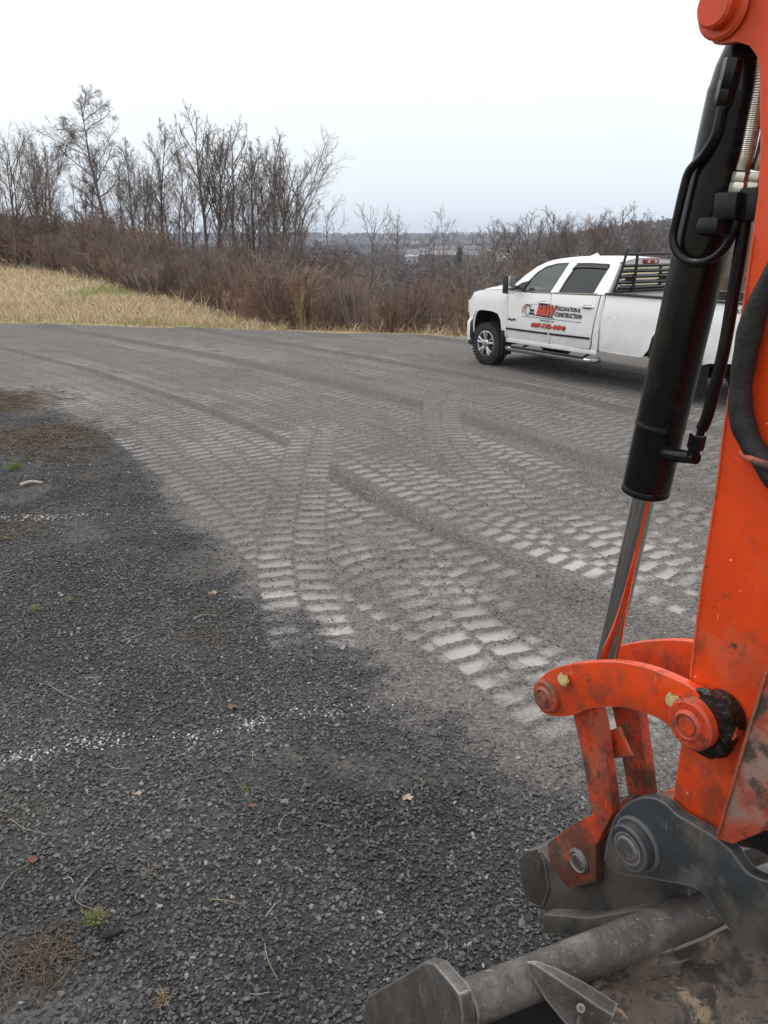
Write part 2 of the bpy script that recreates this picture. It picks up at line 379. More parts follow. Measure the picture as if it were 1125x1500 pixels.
# dry pale fines where the prints are cleanest (spots seen in the photo, on the ground)
DUST = np.zeros_like(HGT)
for px, py, rr, st in ((395, 880, .33, 1), (470, 930, .42, 1), (520, 940, .3, .6), (640, 870, .3, 1.0), (700, 950, .32, 1), (620, 850, .25, .9), (850, 830, .5, 1.0),
                       (930, 860, .5, 1), (760, 975, .35, .9), (700, 1010, .25, .7), (960, 800, .5, .8), (900, 920, .4, .8), (980, 1080, .3, .8), (800, 1120, .22, .7), (410, 820, .25, .6),
                       (760, 1060, .3, .6), (90, 585, .5, .8), (155, 655, .35, .6), (560, 810, .3, .4)):
    c = ground(px, py); d = np.hypot(GXX - c[0], (GYY - c[1]) * .8)
    DUST = np.maximum(DUST, st * np.exp(-(d / rr) ** 2))
DUST = np.clip(DUST, 0, 1).astype(np.float32)
AN1 = fbm(GXX, GYY, .9, 85).astype(np.float32); AN2 = fbm(GXX, GYY, .12, 90, 3).astype(np.float32)
dark = np.array([.054, .053, .053]); grey = np.array([.255, .238, .227]); pale = np.array([.40, .385, .375]); loose = np.array([.105, .097, .092])
ALB = dark[None, None] * (0.55 + .9 * AN1[..., None]) * (0.6 + .8 * fbm(GXX, GYY, .33, 97)[..., None])
fp = (smooth(.56, .70, fbm(GXX, GYY, .6, 150)) * .8)[..., None]; ALB = ALB * (1 - fp) + np.array([.088, .082, .076]) * fp
G3 = (GREY * (0.45 + .55 * near))[..., None]
PADV = PAD * (.45 + .55 * smooth(.40, .62, fbm(GXX, GYY, 1.5, 99)).astype(np.float32))
body = grey[None, None] * (0.86 + .28 * AN1[..., None]) * (1 - .43 * (1 - PADV[..., None]))  # ridges darkened in the colour: coarser stone plus the shade on their sides
lm = np.clip(LOOSE * (0.4 + AN1 * .9) + .35 * smooth(.54, .70, fbm(GXX + .6 * GYY, (GYY - .6 * GXX) * .35, .55, 160)), 0, 1)[..., None]; body = body * (1 - .75 * lm) + loose * (.75 * lm)
dm = (DUST * np.clip(PAD * 1.2, 0.12, 1) * (0.75 + .5 * AN2))[..., None]; dm = np.clip(dm, 0, 1); body = body * (1 - dm) + pale * dm
ALB = ALB * (1 - G3) + body * G3
# moss and thatch patches in the untouched stone
for px, py, rr, c3, st in ((60, 640, .9, (.085, .058, .034), .75), (10, 590, 1.1, (.080, .055, .035), .7), (130, 690, .45, (.06, .048, .036), .5), (60, 1415, .20, (.075, .055, .042), .7),
                           (150, 1480, .17, (.12, .12, .118), .8), (20, 1490, .2, (.12, .118, .115), .7), (40, 770, .4, (.07, .06, .035), .4), (300, 920, .3, (.07, .062, .04), .4), (20, 1190, .15, (.09, .075, .035), .5)):
    c = ground(px, py); d = np.hypot(GXX - c[0], GYY - c[1]) + .5 * rr * (AN2 - .5) * 2
    w = (st * smooth(rr, rr * .35, d))[..., None]; ALB = ALB * (1 - w) + np.array(c3) * w
ALB = ALB.astype(np.float32)

def sample(arr, x, y):
    fx = np.clip((np.asarray(x) - RX0) / RES - .5, 0, NX - 1.001); fy = np.clip((np.asarray(y) - RY0) / RES - .5, 0, NY - 1.001)
    i = fx.astype(int); j = fy.astype(int); a = fx - i; b = fy - j
    if arr.ndim == 3: a = a[..., None]; b = b[..., None]
    return (arr[j, i] * (1 - a) + arr[j, i + 1] * a) * (1 - b) + (arr[j + 1, i] * (1 - a) + arr[j + 1, i + 1] * a) * b

def make_lot():
    ys = [-6, -5, -4, -3, -2, -1, -.5, 0, .3, .6, .8]; y = 1.0
    while y < 23.9: ys.append(y); y += max(0.0165, min(0.0036 * y, .012 + .0016 * y))
    ys.append(24.4)
    xs = [0.0]; x = 0.0
    while x < 13: x += 0.0185 * (1 + max(0, x - 1.2) * .32); xs.append(x)
    xs = np.array(sorted([-q for q in xs[1:]] + xs)); ys = np.array(ys)
    X, Y = np.meshgrid(xs, ys); Z = sample(HGT, X, Y) * smooth(.5, 1.2, Y)
    d = Y - lot_edge(X) + .5 * (fbm(X, Y, 1.2, 88) - .5); Z = Z - 0.7 * smooth(-.25, .9, d) + 0.05 * smooth(-.9, -.3, d) * smooth(.3, -.2, d)
    C = sample(ALB, X, Y); n = X.shape[1]; k = X.shape[0]; PD = sample((PAD * GREY).astype(np.float32), X, Y)
    i, j = np.meshgrid(np.arange(k - 1), np.arange(n - 1), indexing='ij')
    f = np.stack([i * n + j, i * n + j + 1, (i + 1) * n + j + 1, (i + 1) * n + j], -1).reshape(-1, 4)
    m = bpy.data.materials.new('gravel_fines'); m.use_nodes = True; t = m.node_tree; N = t.nodes; L = t.links; b = N['Principled BSDF']
    b.inputs['Roughness'].default_value = .9; b.inputs['Specular IOR Level'].default_value = .2
    at = N.new('ShaderNodeAttribute'); at.attribute_name = 'col'; co = N.new('ShaderNodeTexCoord')
    vo = N.new('ShaderNodeTexVoronoi'); vo.inputs['Scale'].default_value = 75; vo.inputs['Randomness'].default_value = 1
    L.new(co.outputs['Object'], vo.inputs['Vector'])
    no = N.new('ShaderNodeTexNoise'); no.inputs['Scale'].default_value = 28; no.inputs['Detail'].default_value = 9; no.inputs['Roughness'].default_value = .75
    L.new(co.outputs['Object'], no.inputs['Vector'])
    se = N.new('ShaderNodeSeparateColor'); L.new(vo.outputs['Color'], se.inputs[0])
    mr = N.new('ShaderNodeMapRange'); mr.inputs['To Min'].default_value = .62; mr.inputs['To Max'].default_value = 1.38; L.new(se.outputs[0], mr.inputs['Value'])
    mr2 = N.new('ShaderNodeMapRange'); mr2.inputs['From Min'].default_value = .3; mr2.inputs['From Max'].default_value = .7
    mr2.inputs['To Min'].default_value = .62; mr2.inputs['To Max'].default_value = 1.38; L.new(no.outputs['Fac'], mr2.inputs['Value'])
    mu = N.new('ShaderNodeMath'); mu.operation = 'MULTIPLY'; L.new(mr.outputs['Result'], mu.inputs[0]); L.new(mr2.outputs['Result'], mu.inputs[1])
    pa = N.new('ShaderNodeAttribute'); pa.attribute_name = 'pad'; pm = N.new('ShaderNodeMix'); L.new(pa.outputs['Fac'], pm.inputs[0]); L.new(mu.outputs[0], pm.inputs[2]); pm.inputs[3].default_value = 1.0
    pm2 = N.new('ShaderNodeMath'); pm2.operation = 'MULTIPLY_ADD'; L.new(pa.outputs['Fac'], pm2.inputs[0]); pm2.inputs[1].default_value = -.7; pm2.inputs[2].default_value = .95
    sc = N.new('ShaderNodeVectorMath'); sc.operation = 'SCALE'; L.new(at.outputs['Color'], sc.inputs[0]); L.new(pm.outputs[0], sc.inputs['Scale'])
    L.new(sc.outputs['Vector'], b.inputs['Base Color'])
    ad = N.new('ShaderNodeMath'); ad.operation = 'MULTIPLY_ADD'; L.new(vo.outputs['Distance'], ad.inputs[0]); ad.inputs[1].default_value = -.9; L.new(no.outputs['Fac'], ad.inputs[2])
    bp = N.new('ShaderNodeBump'); bp.inputs['Strength'].default_value = .9; bp.inputs['Distance'].default_value = .012
    L.new(pm2.outputs[0], bp.inputs['Strength']); L.new(ad.outputs[0], bp.inputs['Height']); L.new(bp.outputs['Normal'], b.inputs['Normal'])
    o = obj_np('gravel_lot', np.stack([X, Y, Z], -1).reshape(-1, 3), f, m, smoothed=True, col=C.reshape(-1, 3))
    a_ = o.data.attributes.new('pad', 'FLOAT', 'POINT'); a_.data.foreach_set('value', np.clip(PD, 0, 1).astype(np.float32).ravel())
    tag(o, kind='structure')
make_lot()
def lot_z(x, y): return float(sample(HGT, np.array([x]), np.array([y]))[0])

# ------------------------------------------------------------------ loose stones (geometry nodes instances)
def stone_material(name, dark, light, attr=None):
    m = bpy.data.materials.new(name); m.use_nodes = True; t = m.node_tree; N = t.nodes; L = t.links; b = N['Principled BSDF']
    b.inputs['Roughness'].default_value = .62; b.inputs['Specular IOR Level'].default_value = .4
    at = N.new('ShaderNodeAttribute'); at.attribute_type = 'INSTANCER'; at.attribute_name = 'tint'
    no = N.new('ShaderNodeTexNoise'); no.inputs['Scale'].default_value = 2.0; co = N.new('ShaderNodeTexCoord'); L.new(co.outputs['Object'], no.inputs['Vector'])
    mr = N.new('ShaderNodeMapRange'); mr.inputs['To Min'].default_value = .75; mr.inputs['To Max'].default_value = 1.25; L.new(no.outputs['Fac'], mr.inputs['Value'])
    sc = N.new('ShaderNodeVectorMath'); sc.operation = 'SCALE'; L.new(at.outputs['Color'], sc.inputs[0]); L.new(mr.outputs['Result'], sc.inputs['Scale'])
    L.new(sc.outputs['Vector'], b.inputs['Base Color']); return m
def scatter(name, pos, scale, tint, m):
    n = len(pos); me = bpy.data.meshes.new(name); me.vertices.add(n); me.vertices.foreach_set('co', np.asarray(pos, np.float32).ravel())
    a = me.attributes.new('size', 'FLOAT', 'POINT'); a.data.foreach_set('value', np.asarray(scale, np.float32))
    a = me.attributes.new('tint', 'FLOAT_COLOR', 'POINT'); c = np.ones((n, 4), np.float32); c[:, :3] = tint; a.data.foreach_set('color', c.ravel())
    o = link(name, me, m)
    g = bpy.data.node_groups.new(name + '_scatter', 'GeometryNodeTree')
    g.interface.new_socket('Geometry', in_out='INPUT', socket_type='NodeSocketGeometry'); g.interface.new_socket('Geometry', in_out='OUTPUT', socket_type='NodeSocketGeometry')
    N = g.nodes; L = g.links; gi = N.new('NodeGroupInput'); go = N.new('NodeGroupOutput'); jn = N.new('GeometryNodeGeometryToInstance')
    for k in range(6):
        ic = N.new('GeometryNodeMeshIcoSphere'); ic.inputs['Radius'].default_value = .5; ic.inputs['Subdivisions'].default_value = 1
        rv = N.new('FunctionNodeRandomValue'); rv.data_type = 'FLOAT_VECTOR'; rv.inputs[0].default_value = (-.17,) * 3; rv.inputs[1].default_value = (.17,) * 3; rv.inputs['Seed'].default_value = k * 13 + 5
        sp = N.new('GeometryNodeSetPosition'); L.new(ic.outputs['Mesh'], sp.inputs['Geometry']); L.new(rv.outputs[0], sp.inputs['Offset'])
        tr = N.new('GeometryNodeTransform'); L.new(sp.outputs[0], tr.inputs['Geometry']); tr.inputs['Scale'].default_value = (1.1, (.72, .85, .6, .9, .7, .8)[k], (.42, .55, .5, .38, .6, .45)[k])
        sf = N.new('GeometryNodeSetShadeSmooth'); sf.inputs['Shade Smooth'].default_value = False; L.new(tr.outputs[0], sf.inputs['Geometry'])
        sm = N.new('GeometryNodeSetMaterial'); sm.inputs['Material'].default_value = m; L.new(sf.outputs[0], sm.inputs['Geometry'])
        L.new(sm.outputs[0], jn.inputs[0])
    ip = N.new('GeometryNodeInstanceOnPoints'); L.new(gi.outputs[0], ip.inputs['Points']); L.new(jn.outputs[0], ip.inputs['Instance']); ip.inputs['Pick Instance'].default_value = True
    ri = N.new('FunctionNodeRandomValue'); ri.data_type = 'INT'
    for s_ in ri.inputs:
        if s_.name == 'Min' and s_.type == 'INT': s_.default_value = 0
        if s_.name == 'Max' and s_.type == 'INT': s_.default_value = 5
    L.new([q for q in ri.outputs if q.type == 'INT'][0], ip.inputs['Instance Index'])
    rr = N.new('FunctionNodeRandomValue'); rr.data_type = 'FLOAT_VECTOR'; rr.inputs[0].default_value = (-.55, -.55, 0); rr.inputs[1].default_value = (.55, .55, 6.28)
    L.new(rr.outputs[0], ip.inputs['Rotation'])
    na = N.new('GeometryNodeInputNamedAttribute'); na.data_type = 'FLOAT'; na.inputs['Name'].default_value = 'size'
    L.new(na.outputs[0], ip.inputs['Scale']); L.new(ip.outputs[0], go.inputs[0])
    md = o.modifiers.new('scatter', 'NODES'); md.node_group = g
    return o
def stones():
    def cand(n, x0, x1, y0, y1): return rng.uniform(x0, x1, n), rng.uniform(y0, y1, n)
    P = []; SZ = []; TI = []
    # dark crushed stone; fewer and coarser farther off
    for (y0, y1, x0, x1, dens, s0, s1) in ((.9, 2.6, -2.6, 2.6, 7200, .007, .025), (2.6, 3.9, -3.2, 3.2, 6000, .008, .026), (3.9, 5.6, -4.2, 3.6, 4000, .010, .027),
                                           (5.6, 8.2, -5.6, 4.0, 1500, .014, .026), (8.2, 12, -7.5, 5, 420, .016, .03)):
        n = int(dens * (y1 - y0) * (x1 - x0)); x, y = cand(n, x0, x1, y0, y1)
        g = sample(GREY, x, y); nr = smooth(2.2, 3.6, y); pd = sample(PAD, x, y); lo = sample(LOOSE, x, y); du = sample(DUST, x, y)
        pr = (1 - g) + g * ((1 - nr) * .75 + nr * np.clip(.07 + .6 * lo * (0.35 + .65 * smooth(.35, .65, fbm(x, y, .8, 95))), 0, 1)) * (1 - .9 * pd) * (1 - .55 * du)
        pr = pr * (1 - .75 * smooth(.56, .70, fbm(x, y, .6, 150)) * (1 - g))
        k = rng.random(n) < pr; x, y, g = x[k], y[k], (g * (.3 + .7 * nr))[k]; s = s0 + (s1 - s0) * rng.random(len(x)) ** 2.6; s[rng.random(len(x)) < .012] *= 1.6
        s = s * (1 - .25 * g)
        z = sample(HGT, x, y) + s * .10 + rng.random(len(x)) * .004
        v = (np.exp(rng.normal(-.06, .42, len(x))) * (.55 + .9 * fbm(x, y, .9, 85)) * (.7 + .6 * fbm(x, y, .33, 97)))[:, None]; t = (np.array([.068, .069, .072]) * (1 - g[:, None]) + np.array([.165, .155, .149]) * g[:, None]) * v
        w = rng.random(len(x)); t[w < .006] = (.30, .29, .28); t[(w > .006) & (w < .012)] = (.16, .12, .095)
        P.append(np.stack([x, y, z], -1)); SZ.append(s); TI.append(t)
    P = np.concatenate(P); SZ = np.concatenate(SZ); TI = np.concatenate(TI)
    o = scatter('crushed_stone', P, SZ, TI, stone_material('crushed_stone', 0, 0))
    tag(o, 'dark grey crushed stone lying loose over the gravel lot', 'gravel', kind='stuff')
    # white paint sprayed over stones: two dashed lines on the lot
    P = []; SZ = []; TI = []
    for pts, wid, n, gaps in (([(0, 1116), (90, 1098), (150, 1088), (250, 1084), (310, 1078), (350, 1066), (420, 1048), (480, 1045), (560, 1034), (640, 1030)], .055, 900, [(.25, .3, .8), (.42, .55, .1), (.72, .8, .15), (.92, 1, .1)]),
                              ([(-60, 762), (0, 758), (60, 757), (100, 756), (165, 752)], .08, 380, [(.72, .8, .1), (.8, 1, .3)])):
        L = np.array(spline([ground(a, b)[:2] for a, b in pts], 10)); s = np.linspace(0, 1, len(L)); u = rng.random(n)
        keep = np.ones(n)
        for a, b, p in gaps: keep[(u > a) & (u < b)] = p
        keep *= smooth(.25, .6, vnoise(u * 9, u * 0, 1, 33)) * .8 + .2
        u = u[rng.random(n) < keep]; x = np.interp(u, s, L[:, 0]) + rng.normal(0, wid * .5, len(u)); y = np.interp(u, s, L[:, 1]) + rng.normal(0, wid * .6, len(u))
        far = y > 5; sz = rng.uniform(.006, .014, len(u)) * np.where(far, 1.5, 1)
        P.append(np.stack([x, y, sample(HGT, x, y) + sz * .25 + .003], -1)); SZ.append(sz); TI.append(np.array([.78, .79, .80]) * (rng.random(len(u)) * .75 + .20)[:, None])
    o = scatter('painted_stone', np.concatenate(P), np.concatenate(SZ), np.concatenate(TI), stone_material('painted_stone', 0, 0))
    tag(o, 'small stones sprayed white in dashed marking lines', 'gravel', kind='stuff')
stones()

# ------------------------------------------------------------------ pickup truck
def make_truck():
    T = empty('pickup_truck', (2.72, 15.7, 0), R(123.5))
    tag(T, 'white crew cab pickup truck with red lettering on its doors parked on the gravel', 'truck')
    white = mat('truck_white_paint', (.87, .88, .885), .22, var=.03, vscale=2, coat=.6, spots=[((.42, .40, .37), 3.5, .70, .25, .6)], low=((.34, .31, .28), 1.0, .45, 5, .22))
    blackp = mat('truck_black_plastic', (.018, .018, .019), .5, var=.2, vscale=20)
    rubber = mat('truck_rubber', (.022, .021, .021), .8, var=.25, vscale=25, spots=[((.10, .09, .08), 9, .55, .2, .9)])
    chrome = mat('truck_chrome', (.72, .73, .75), .16, metal=1, var=.05)
    alloy = mat('truck_alloy', (.55, .56, .58), .3, metal=.9, var=.06)
    stepm = mat('truck_step_tube', (.30, .30, .31), .3, metal=.9, var=.2)
    darkm = mat('truck_dark_metal', (.03, .03, .03), .6, var=.2)
    under = mat('truck_underbody', (.02, .019, .018), .9, var=.3)
    red = mat('truck_red_lens', (.35, .012, .015), .15, var=.05)
    lens = mat('truck_clear_lens', (.7, .7, .7), .1, var=.03)
    redv = mat('vinyl_red', (.72, .09, .055), .4, var=.03); blackv = mat('vinyl_black', (.015, .015, .017), .4, var=.05); whitev = mat('vinyl_white', (.8, .8, .8), .4, var=.02); greyv = mat('vinyl_grey', (.35, .30, .31), .4, var=.05)
    cloth = mat('truck_seat_cloth', (.05, .048, .047), .9, var=.2)
    def glass(name, tint, ior):
        m = bpy.data.materials.new(name); m.use_nodes = True; t = m.node_tree; N = t.nodes; L = t.links; N.clear()
        o = N.new('ShaderNodeOutputMaterial'); tr = N.new('ShaderNodeBsdfTransparent'); tr.inputs[0].default_value = (*tint, 1)
        gl = N.new('ShaderNodeBsdfGlossy'); gl.inputs['Roughness'].default_value = .03; gl.inputs['Color'].default_value = (.9, .95, .95, 1)
        fr = N.new('ShaderNodeFresnel'); fr.inputs['IOR'].default_value = ior
        no = N.new('ShaderNodeTexNoise'); no.inputs['Scale'].default_value = 30; co = N.new('ShaderNodeTexCoord'); L.new(co.outputs['Object'], no.inputs['Vector'])
        ma = N.new('ShaderNodeMath'); ma.operation = 'MULTIPLY_ADD'; L.new(no.outputs['Fac'], ma.inputs[0]); ma.inputs[1].default_value = .02; L.new(fr.outputs[0], ma.inputs[2])
        mx = N.new('ShaderNodeMixShader'); L.new(ma.outputs[0], mx.inputs[0]); L.new(tr.outputs[0], mx.inputs[1]); L.new(gl.outputs[0], mx.inputs[2]); L.new(mx.outputs[0], o.inputs[0]); return m
    gl_front = glass('truck_glass_green', (.62, .82, .75), 1.95); gl_dark = glass('truck_glass_dark', (.10, .12, .12), 1.6)

    REAR = -4.14
    def sidey(x, z):
        y = 1.0 - .05 * np.clip((z - 1.12) / .3, 0, 1.4) ** 2 - .045 * np.clip((.80 - z) / .3, 0, 1) ** 1.5
        y = y + .010 * smooth(.02, -.02, abs(z - .86) - .02) * (x < -.5) * (x > -2.75)
        y = y - .13 * np.clip((x + .05) / .75, 0, 1) ** 2
        fl = np.maximum(smooth(.62, .36, math.hypot(x, z - .42)), smooth(.66, .40, math.hypot(x - REAR, z - .42)))   # arch flares
        return float(y + .03 * fl)
    def topy(x, z): return float(.945 - .235 * ((z - 1.40) / .5) - .03 * max(0, (z - 1.40) / .5) ** 2)
    def panel(name, outline, fn, m, parent, thick=.012, holes=(), step=.07, sign=1, proud=0.0, smoothed=True, hem=True):
        """sheet-metal panel: outline in (x, z), laid on the body side y = fn(x, z)"""
        pts = [Vector(p) for p in outline]; edges = [(i, (i + 1) % len(outline)) for i in range(len(outline))]
        loops = [list(range(len(pts)))]
        for h in holes:
            b = len(pts); pts += [Vector(p) for p in h]; edges += [(b + i, b + (i + 1) % len(h)) for i in range(len(h))]; loops.append(list(range(b, b + len(h))))
        O = np.array(outline); 
        def inside(p, poly):
            c = False; n = len(poly); j = n - 1
            for i in range(n):
                if (poly[i][1] > p[1]) != (poly[j][1] > p[1]) and p[0] < (poly[j][0] - poly[i][0]) * (p[1] - poly[i][1]) / (poly[j][1] - poly[i][1]) + poly[i][0]: c = not c
                j = i
            return c
        for x in np.arange(O[:, 0].min() + step / 2, O[:, 0].max(), step):
            for z in np.arange(O[:, 1].min() + step / 2, O[:, 1].max(), step):
                if inside((x, z), outline) and not any(inside((x, z), h) for h in holes):
                    dmin = min((Vector((x, z)) - q).length for q in pts[:sum(len(l) for l in loops)])
                    if dmin > step * .35: pts.append(Vector((x, z)))
        V, E_, F, *_ = mgeo.delaunay_2d_cdt(pts, edges, [], 1, 1e-5)
        F = [f for f in F if inside(((V[f[0]] + V[f[1]] + V[f[2]]) / 3), outline) and not any(inside(((V[f[0]] + V[f[1]] + V[f[2]]) / 3), h) for h in holes)]
        bm = bmesh.new(); bv = [bm.verts.new((p.x, sign * (fn(p.x, p.y) + proud), p.y)) for p in V]
        for f in F:
            try: bm.faces.new([bv[i] for i in f])
            except ValueError: pass
        bmesh.ops.delete(bm, geom=[v for v in bm.verts if not v.link_faces], context='VERTS')
        if thick:
            bd = [e_ for e_ in bm.edges if len(e_.link_faces) == 1]
            r = bmesh.ops.extrude_edge_only(bm, edges=bd)
            for v in [q for q in r['geom'] if isinstance(q, bmesh.types.BMVert)]: v.co.y -= sign * thick
        bmesh.ops.recalc_face_normals(bm, faces=bm.faces[:])
        me = bpy.data.meshes.new(name); bm.to_mesh(me); bm.free(); o = link(name, me, m, parent)
        if smoothed: me.shade_smooth(); me.set_sharp_from_angle(angle=R(40))
        return o
    def arc(cx, cz, rx, rz, a0, a1, n=14): return [(cx + rx * math.cos(R(a0 + (a1 - a0) * i / n)), cz + rz * math.sin(R(a0 + (a1 - a0) * i / n))) for i in range(n + 1)]
    def squarearch(cx):      # squarish wheel arch, from rear foot over the top to the front foot
        return [(cx - .46, .50), (cx - .445, .70), (cx - .41, .86), (cx - .33, .965), (cx - .20, 1.0), (cx, 1.01), (cx + .18, 1.005), (cx + .30, .965), (cx + .37, .86), (cx + .40, .70), (cx + .405, .56)]

    HOODZ = lambda x: float(np.interp(x, [-.56, -.2, .15, .45, .62], [1.40, 1.39, 1.36, 1.295, 1.22]))
    fender = [(-.545, .53)] + squarearch(0)[1:] + [(.49, .60), (.52, .80), (.58, .82), (.62, 1.0), (.60, 1.12)] + [(x, HOODZ(x)) for x in (.45, .25, 0, -.25, -.53)]
    d1 = [(-.56, .58), (-.60, .545), (-1.61, .545), (-1.635, .57), (-1.60, 1.375), (-1.2, 1.365), (-.9, 1.365), (-.553, 1.36)]
    d2 = [(-1.65, .57), (-1.675, .545), (-2.52, .56), (-2.555, .60), (-2.575, .75), (-2.66, 1.40), (-2.1, 1.385), (-1.615, 1.375)]
    bed = [(-2.73, .555), (-3.60, .555)] + [(2 * REAR - x if False else x, z) for x, z in squarearch(REAR)[::-1][1:]] + [(REAR - .5, .56), (-4.75, .60), (-5.30, .66), (-5.44, .74), (-5.46, 1.40), (-5.40, 1.43), (-2.79, 1.43), (-2.78, 1.41)]
    pillar = [(-2.545, .545), (-2.585, .60), (-2.60, .75), (-2.685, 1.405), (-2.755, 1.41), (-2.70, .555)]
    for sgn in (1, -1):
        panel('fender', fender, sidey, white, T, sign=sgn, step=.09)
        dA = panel('door', d1, sidey, white, T, sign=sgn, step=.12); dB = panel('door', d2, sidey, white, T, sign=sgn, step=.12)
        panel('bed_side', bed, sidey, white, T, sign=sgn, step=.12)
        panel('cab_corner', pillar, sidey, white, T, sign=sgn)
        # door frames above the belt, with window openings
        w1 = [(-.86, 1.385), (-.95, 1.565), (-1.06, 1.70), (-1.22, 1.80), (-1.45, 1.855), (-1.71, 1.87), (-1.63, 1.60), (-1.56, 1.395)]
        w2 = [(-1.735, 1.40), (-1.80, 1.62), (-1.89, 1.87), (-2.20, 1.878), (-2.57, 1.87), (-2.60, 1.84), (-2.54, 1.60), (-2.50, 1.42)]
        cabo = [(-.53, 1.378), (-.60, 1.45), (-.80, 1.64), (-1.0, 1.79), (-1.2, 1.875), (-1.45, 1.905), (-2.0, 1.917), (-2.5, 1.915), (-2.76, 1.905), (-2.775, 1.8), (-2.765, 1.418), (-2.1, 1.392), (-1.6, 1.382), (-.9, 1.372)]
        panel('cab_side', cabo, topy, white, T, sign=sgn, holes=[w1, w2], step=.15)
        g1 = panel('window', w1, topy, gl_front, dA, sign=sgn, thick=0, proud=-.014, step=.2)
        g2 = panel('window', w2, topy, gl_dark, dB, sign=sgn, thick=0, proud=-.014, step=.2)
        def rim(poly, k):       # black seal strip inside the opening
            c = np.mean(poly, 0); return [tuple(c + (np.array(p) - c) * k) for p in poly]
        panel('window_seal', w1, topy, blackp, dA, sign=sgn, holes=[rim(w1, .93)], thick=.01, proud=-.006, step=.5)
        panel('window_seal', w2, topy, blackp, dB, sign=sgn, holes=[rim(w2, .93)], thick=.01, proud=-.006, step=.5)
        panel('rain_visor', [(-1.735 - .10, 1.765), (-1.90, 1.85), (-2.2, 1.862), (-2.57, 1.853), (-2.58, 1.80), (-2.2, 1.81), (-1.90, 1.80)], topy, blackp, dB, sign=sgn, proud=.012, step=.5)
        panel('belt_strip', [(-.62, 1.372), (-1.61, 1.384), (-1.61, 1.40), (-.62, 1.388)], lambda x, z: .965, chrome, dA, sign=sgn, thick=.02, step=.5)
        panel('belt_strip', [(-1.64, 1.385), (-2.60, 1.415), (-2.60, 1.432), (-1.64, 1.402)], lambda x, z: .962, chrome, dB, sign=sgn, thick=.02, step=.5)
        panel('side_moulding', [(-.57, .705), (-1.60, .705), (-1.60, .738), (-.57, .738)], sidey, blackp, dA, sign=sgn, proud=.016, thick=.016, step=.3)
        panel('side_moulding', [(-1.66, .705), (-2.55, .715), (-2.55, .75), (-1.66, .738)], sidey, blackp, dB, sign=sgn, proud=.016, thick=.016, step=.3)
        for dd, x0 in ((dA, -1.355), (dB, -2.345)):
            mb = MB(); y0 = sidey(x0, 1.22)
            mb.tube([(x0, sgn * (y0 + .0), 1.215), (x0 - .03, sgn * (y0 + .035), 1.222), (x0 - .12, sgn * (y0 + .045), 1.224), (x0 - .21, sgn * (y0 + .035), 1.222), (x0 - .24, sgn * y0, 1.217)], .017, 8)
            h = mb.build('handle', chrome, dd); MB().box((x0 - .11, sgn * (y0 + .004), 1.215), (.17, .012, .06)).build('handle_cup', darkm, dd, bevel=.004)
        # sill, running board, splash
        MB().box((-1.62, sgn * .955, .515), (2.15, .05, .07)).build('sill', white, T, bevel=.012)
        rb = MB(); rb.tube([(-.60, sgn * .93, .40), (-.66, sgn * 1.04, .385), (-.75, sgn * 1.07, .385), (-2.62, sgn * 1.07, .385), (-2.70, sgn * 1.04, .39), (-2.74, sgn * .93, .41)], .042, 10)
        step_o = rb.build('running_board', stepm, T)
        MB().box((-1.66, sgn * 1.075, .434), (1.75, .085, .012)).build('tread_pad', blackp, step_o, bevel=.003)
        for bx0 in (-.95, -2.4): MB().tube([(bx0, sgn * 1.05, .385), (bx0, sgn * .75, .47)], .018, 6).build('bracket', darkm, step_o)
        for cx in (0, REAR):
            MB().box((cx - .50, sgn * .92, .46 if cx == 0 else .44), (.02, .24, .44 if cx == 0 else .5)).build('mud_flap', blackp, T, bevel=.004)
            ring = MB(); a = squarearch(cx); 
            ring.tube([(x, sgn * (sidey(x, z) - .012), z) for x, z in a], .016, 6); ring.build('arch_lip', white if cx == 0 else blackp, T)
            well = MB()     # dark liner
            V = [(cx + (x - cx) * 1.06, sgn * yy, z + .02) for yy in (.97, .55) for x, z in a]; n = len(a)
            well.add(V, [(i, i + 1, n + i + 1, n + i) for i in range(n - 1)] + [tuple(n + i for i in range(n))]); well.build('wheel_liner', under, T)
            # wheel
            yo = 1.0
            ty = MB(); ty.lathe((cx, sgn * (yo - .26), .392), (0, sgn, 0), [(0, .24), (.01, .30), (.02, .355), (.045, .383), (.07, .390), (.19, .390), (.215, .383), (.24, .352), (.25, .30), (.246, .245), (.22, .235)], 40)
            for k in range(44):
                q = 2 * math.pi * (k + .5) / 44
                for yy in (.035, .225): ty.box((cx + .386 * math.cos(q), sgn * (yo - .26 + yy), .392 + .386 * math.sin(q)), (.018, .05, .03), Matrix.Rotation(-q, 3, 'Y'))
            w = ty.build('wheel', rubber, T); w['label'] = 'black tyre on a split-spoke alloy rim'
            rm = MB(); rm.lathe((cx, sgn * (yo - .03), .392), (0, sgn, 0), [(-.14, .225), (-.02, .232), (.012, .236), (.016, .222), (.0, .212), (-.10, .205)], 36); rm.build('rim', alloy, w)
            MB().lathe((cx, sgn * (yo - .11), .392), (0, sgn, 0), [(0, .0), (.001, .205), (.012, .205), (.013, 0)], 30).build('brake_disc', darkm, w)
            for k in range(5):
                for dq in (-.20, .20):
                    q = 2 * math.pi * k / 5 + math.pi / 2; c0 = np.array([math.cos(q + dq * .55), math.sin(q + dq * .55)]) * .06; c1 = np.array([math.cos(q + dq), math.sin(q + dq)]) * .218
                    sp = MB(); sp.tube([(cx + c0[0], sgn * (yo - .035), .392 + c0[1]), (cx + (c0[0] + c1[0]) / 2, sgn * (yo - .012), .392 + (c0[1] + c1[1]) / 2), (cx + c1[0], sgn * (yo - .02), .392 + c1[1])], [.026, .021, .025], 6)
                    sp.build('spoke', alloy, w)
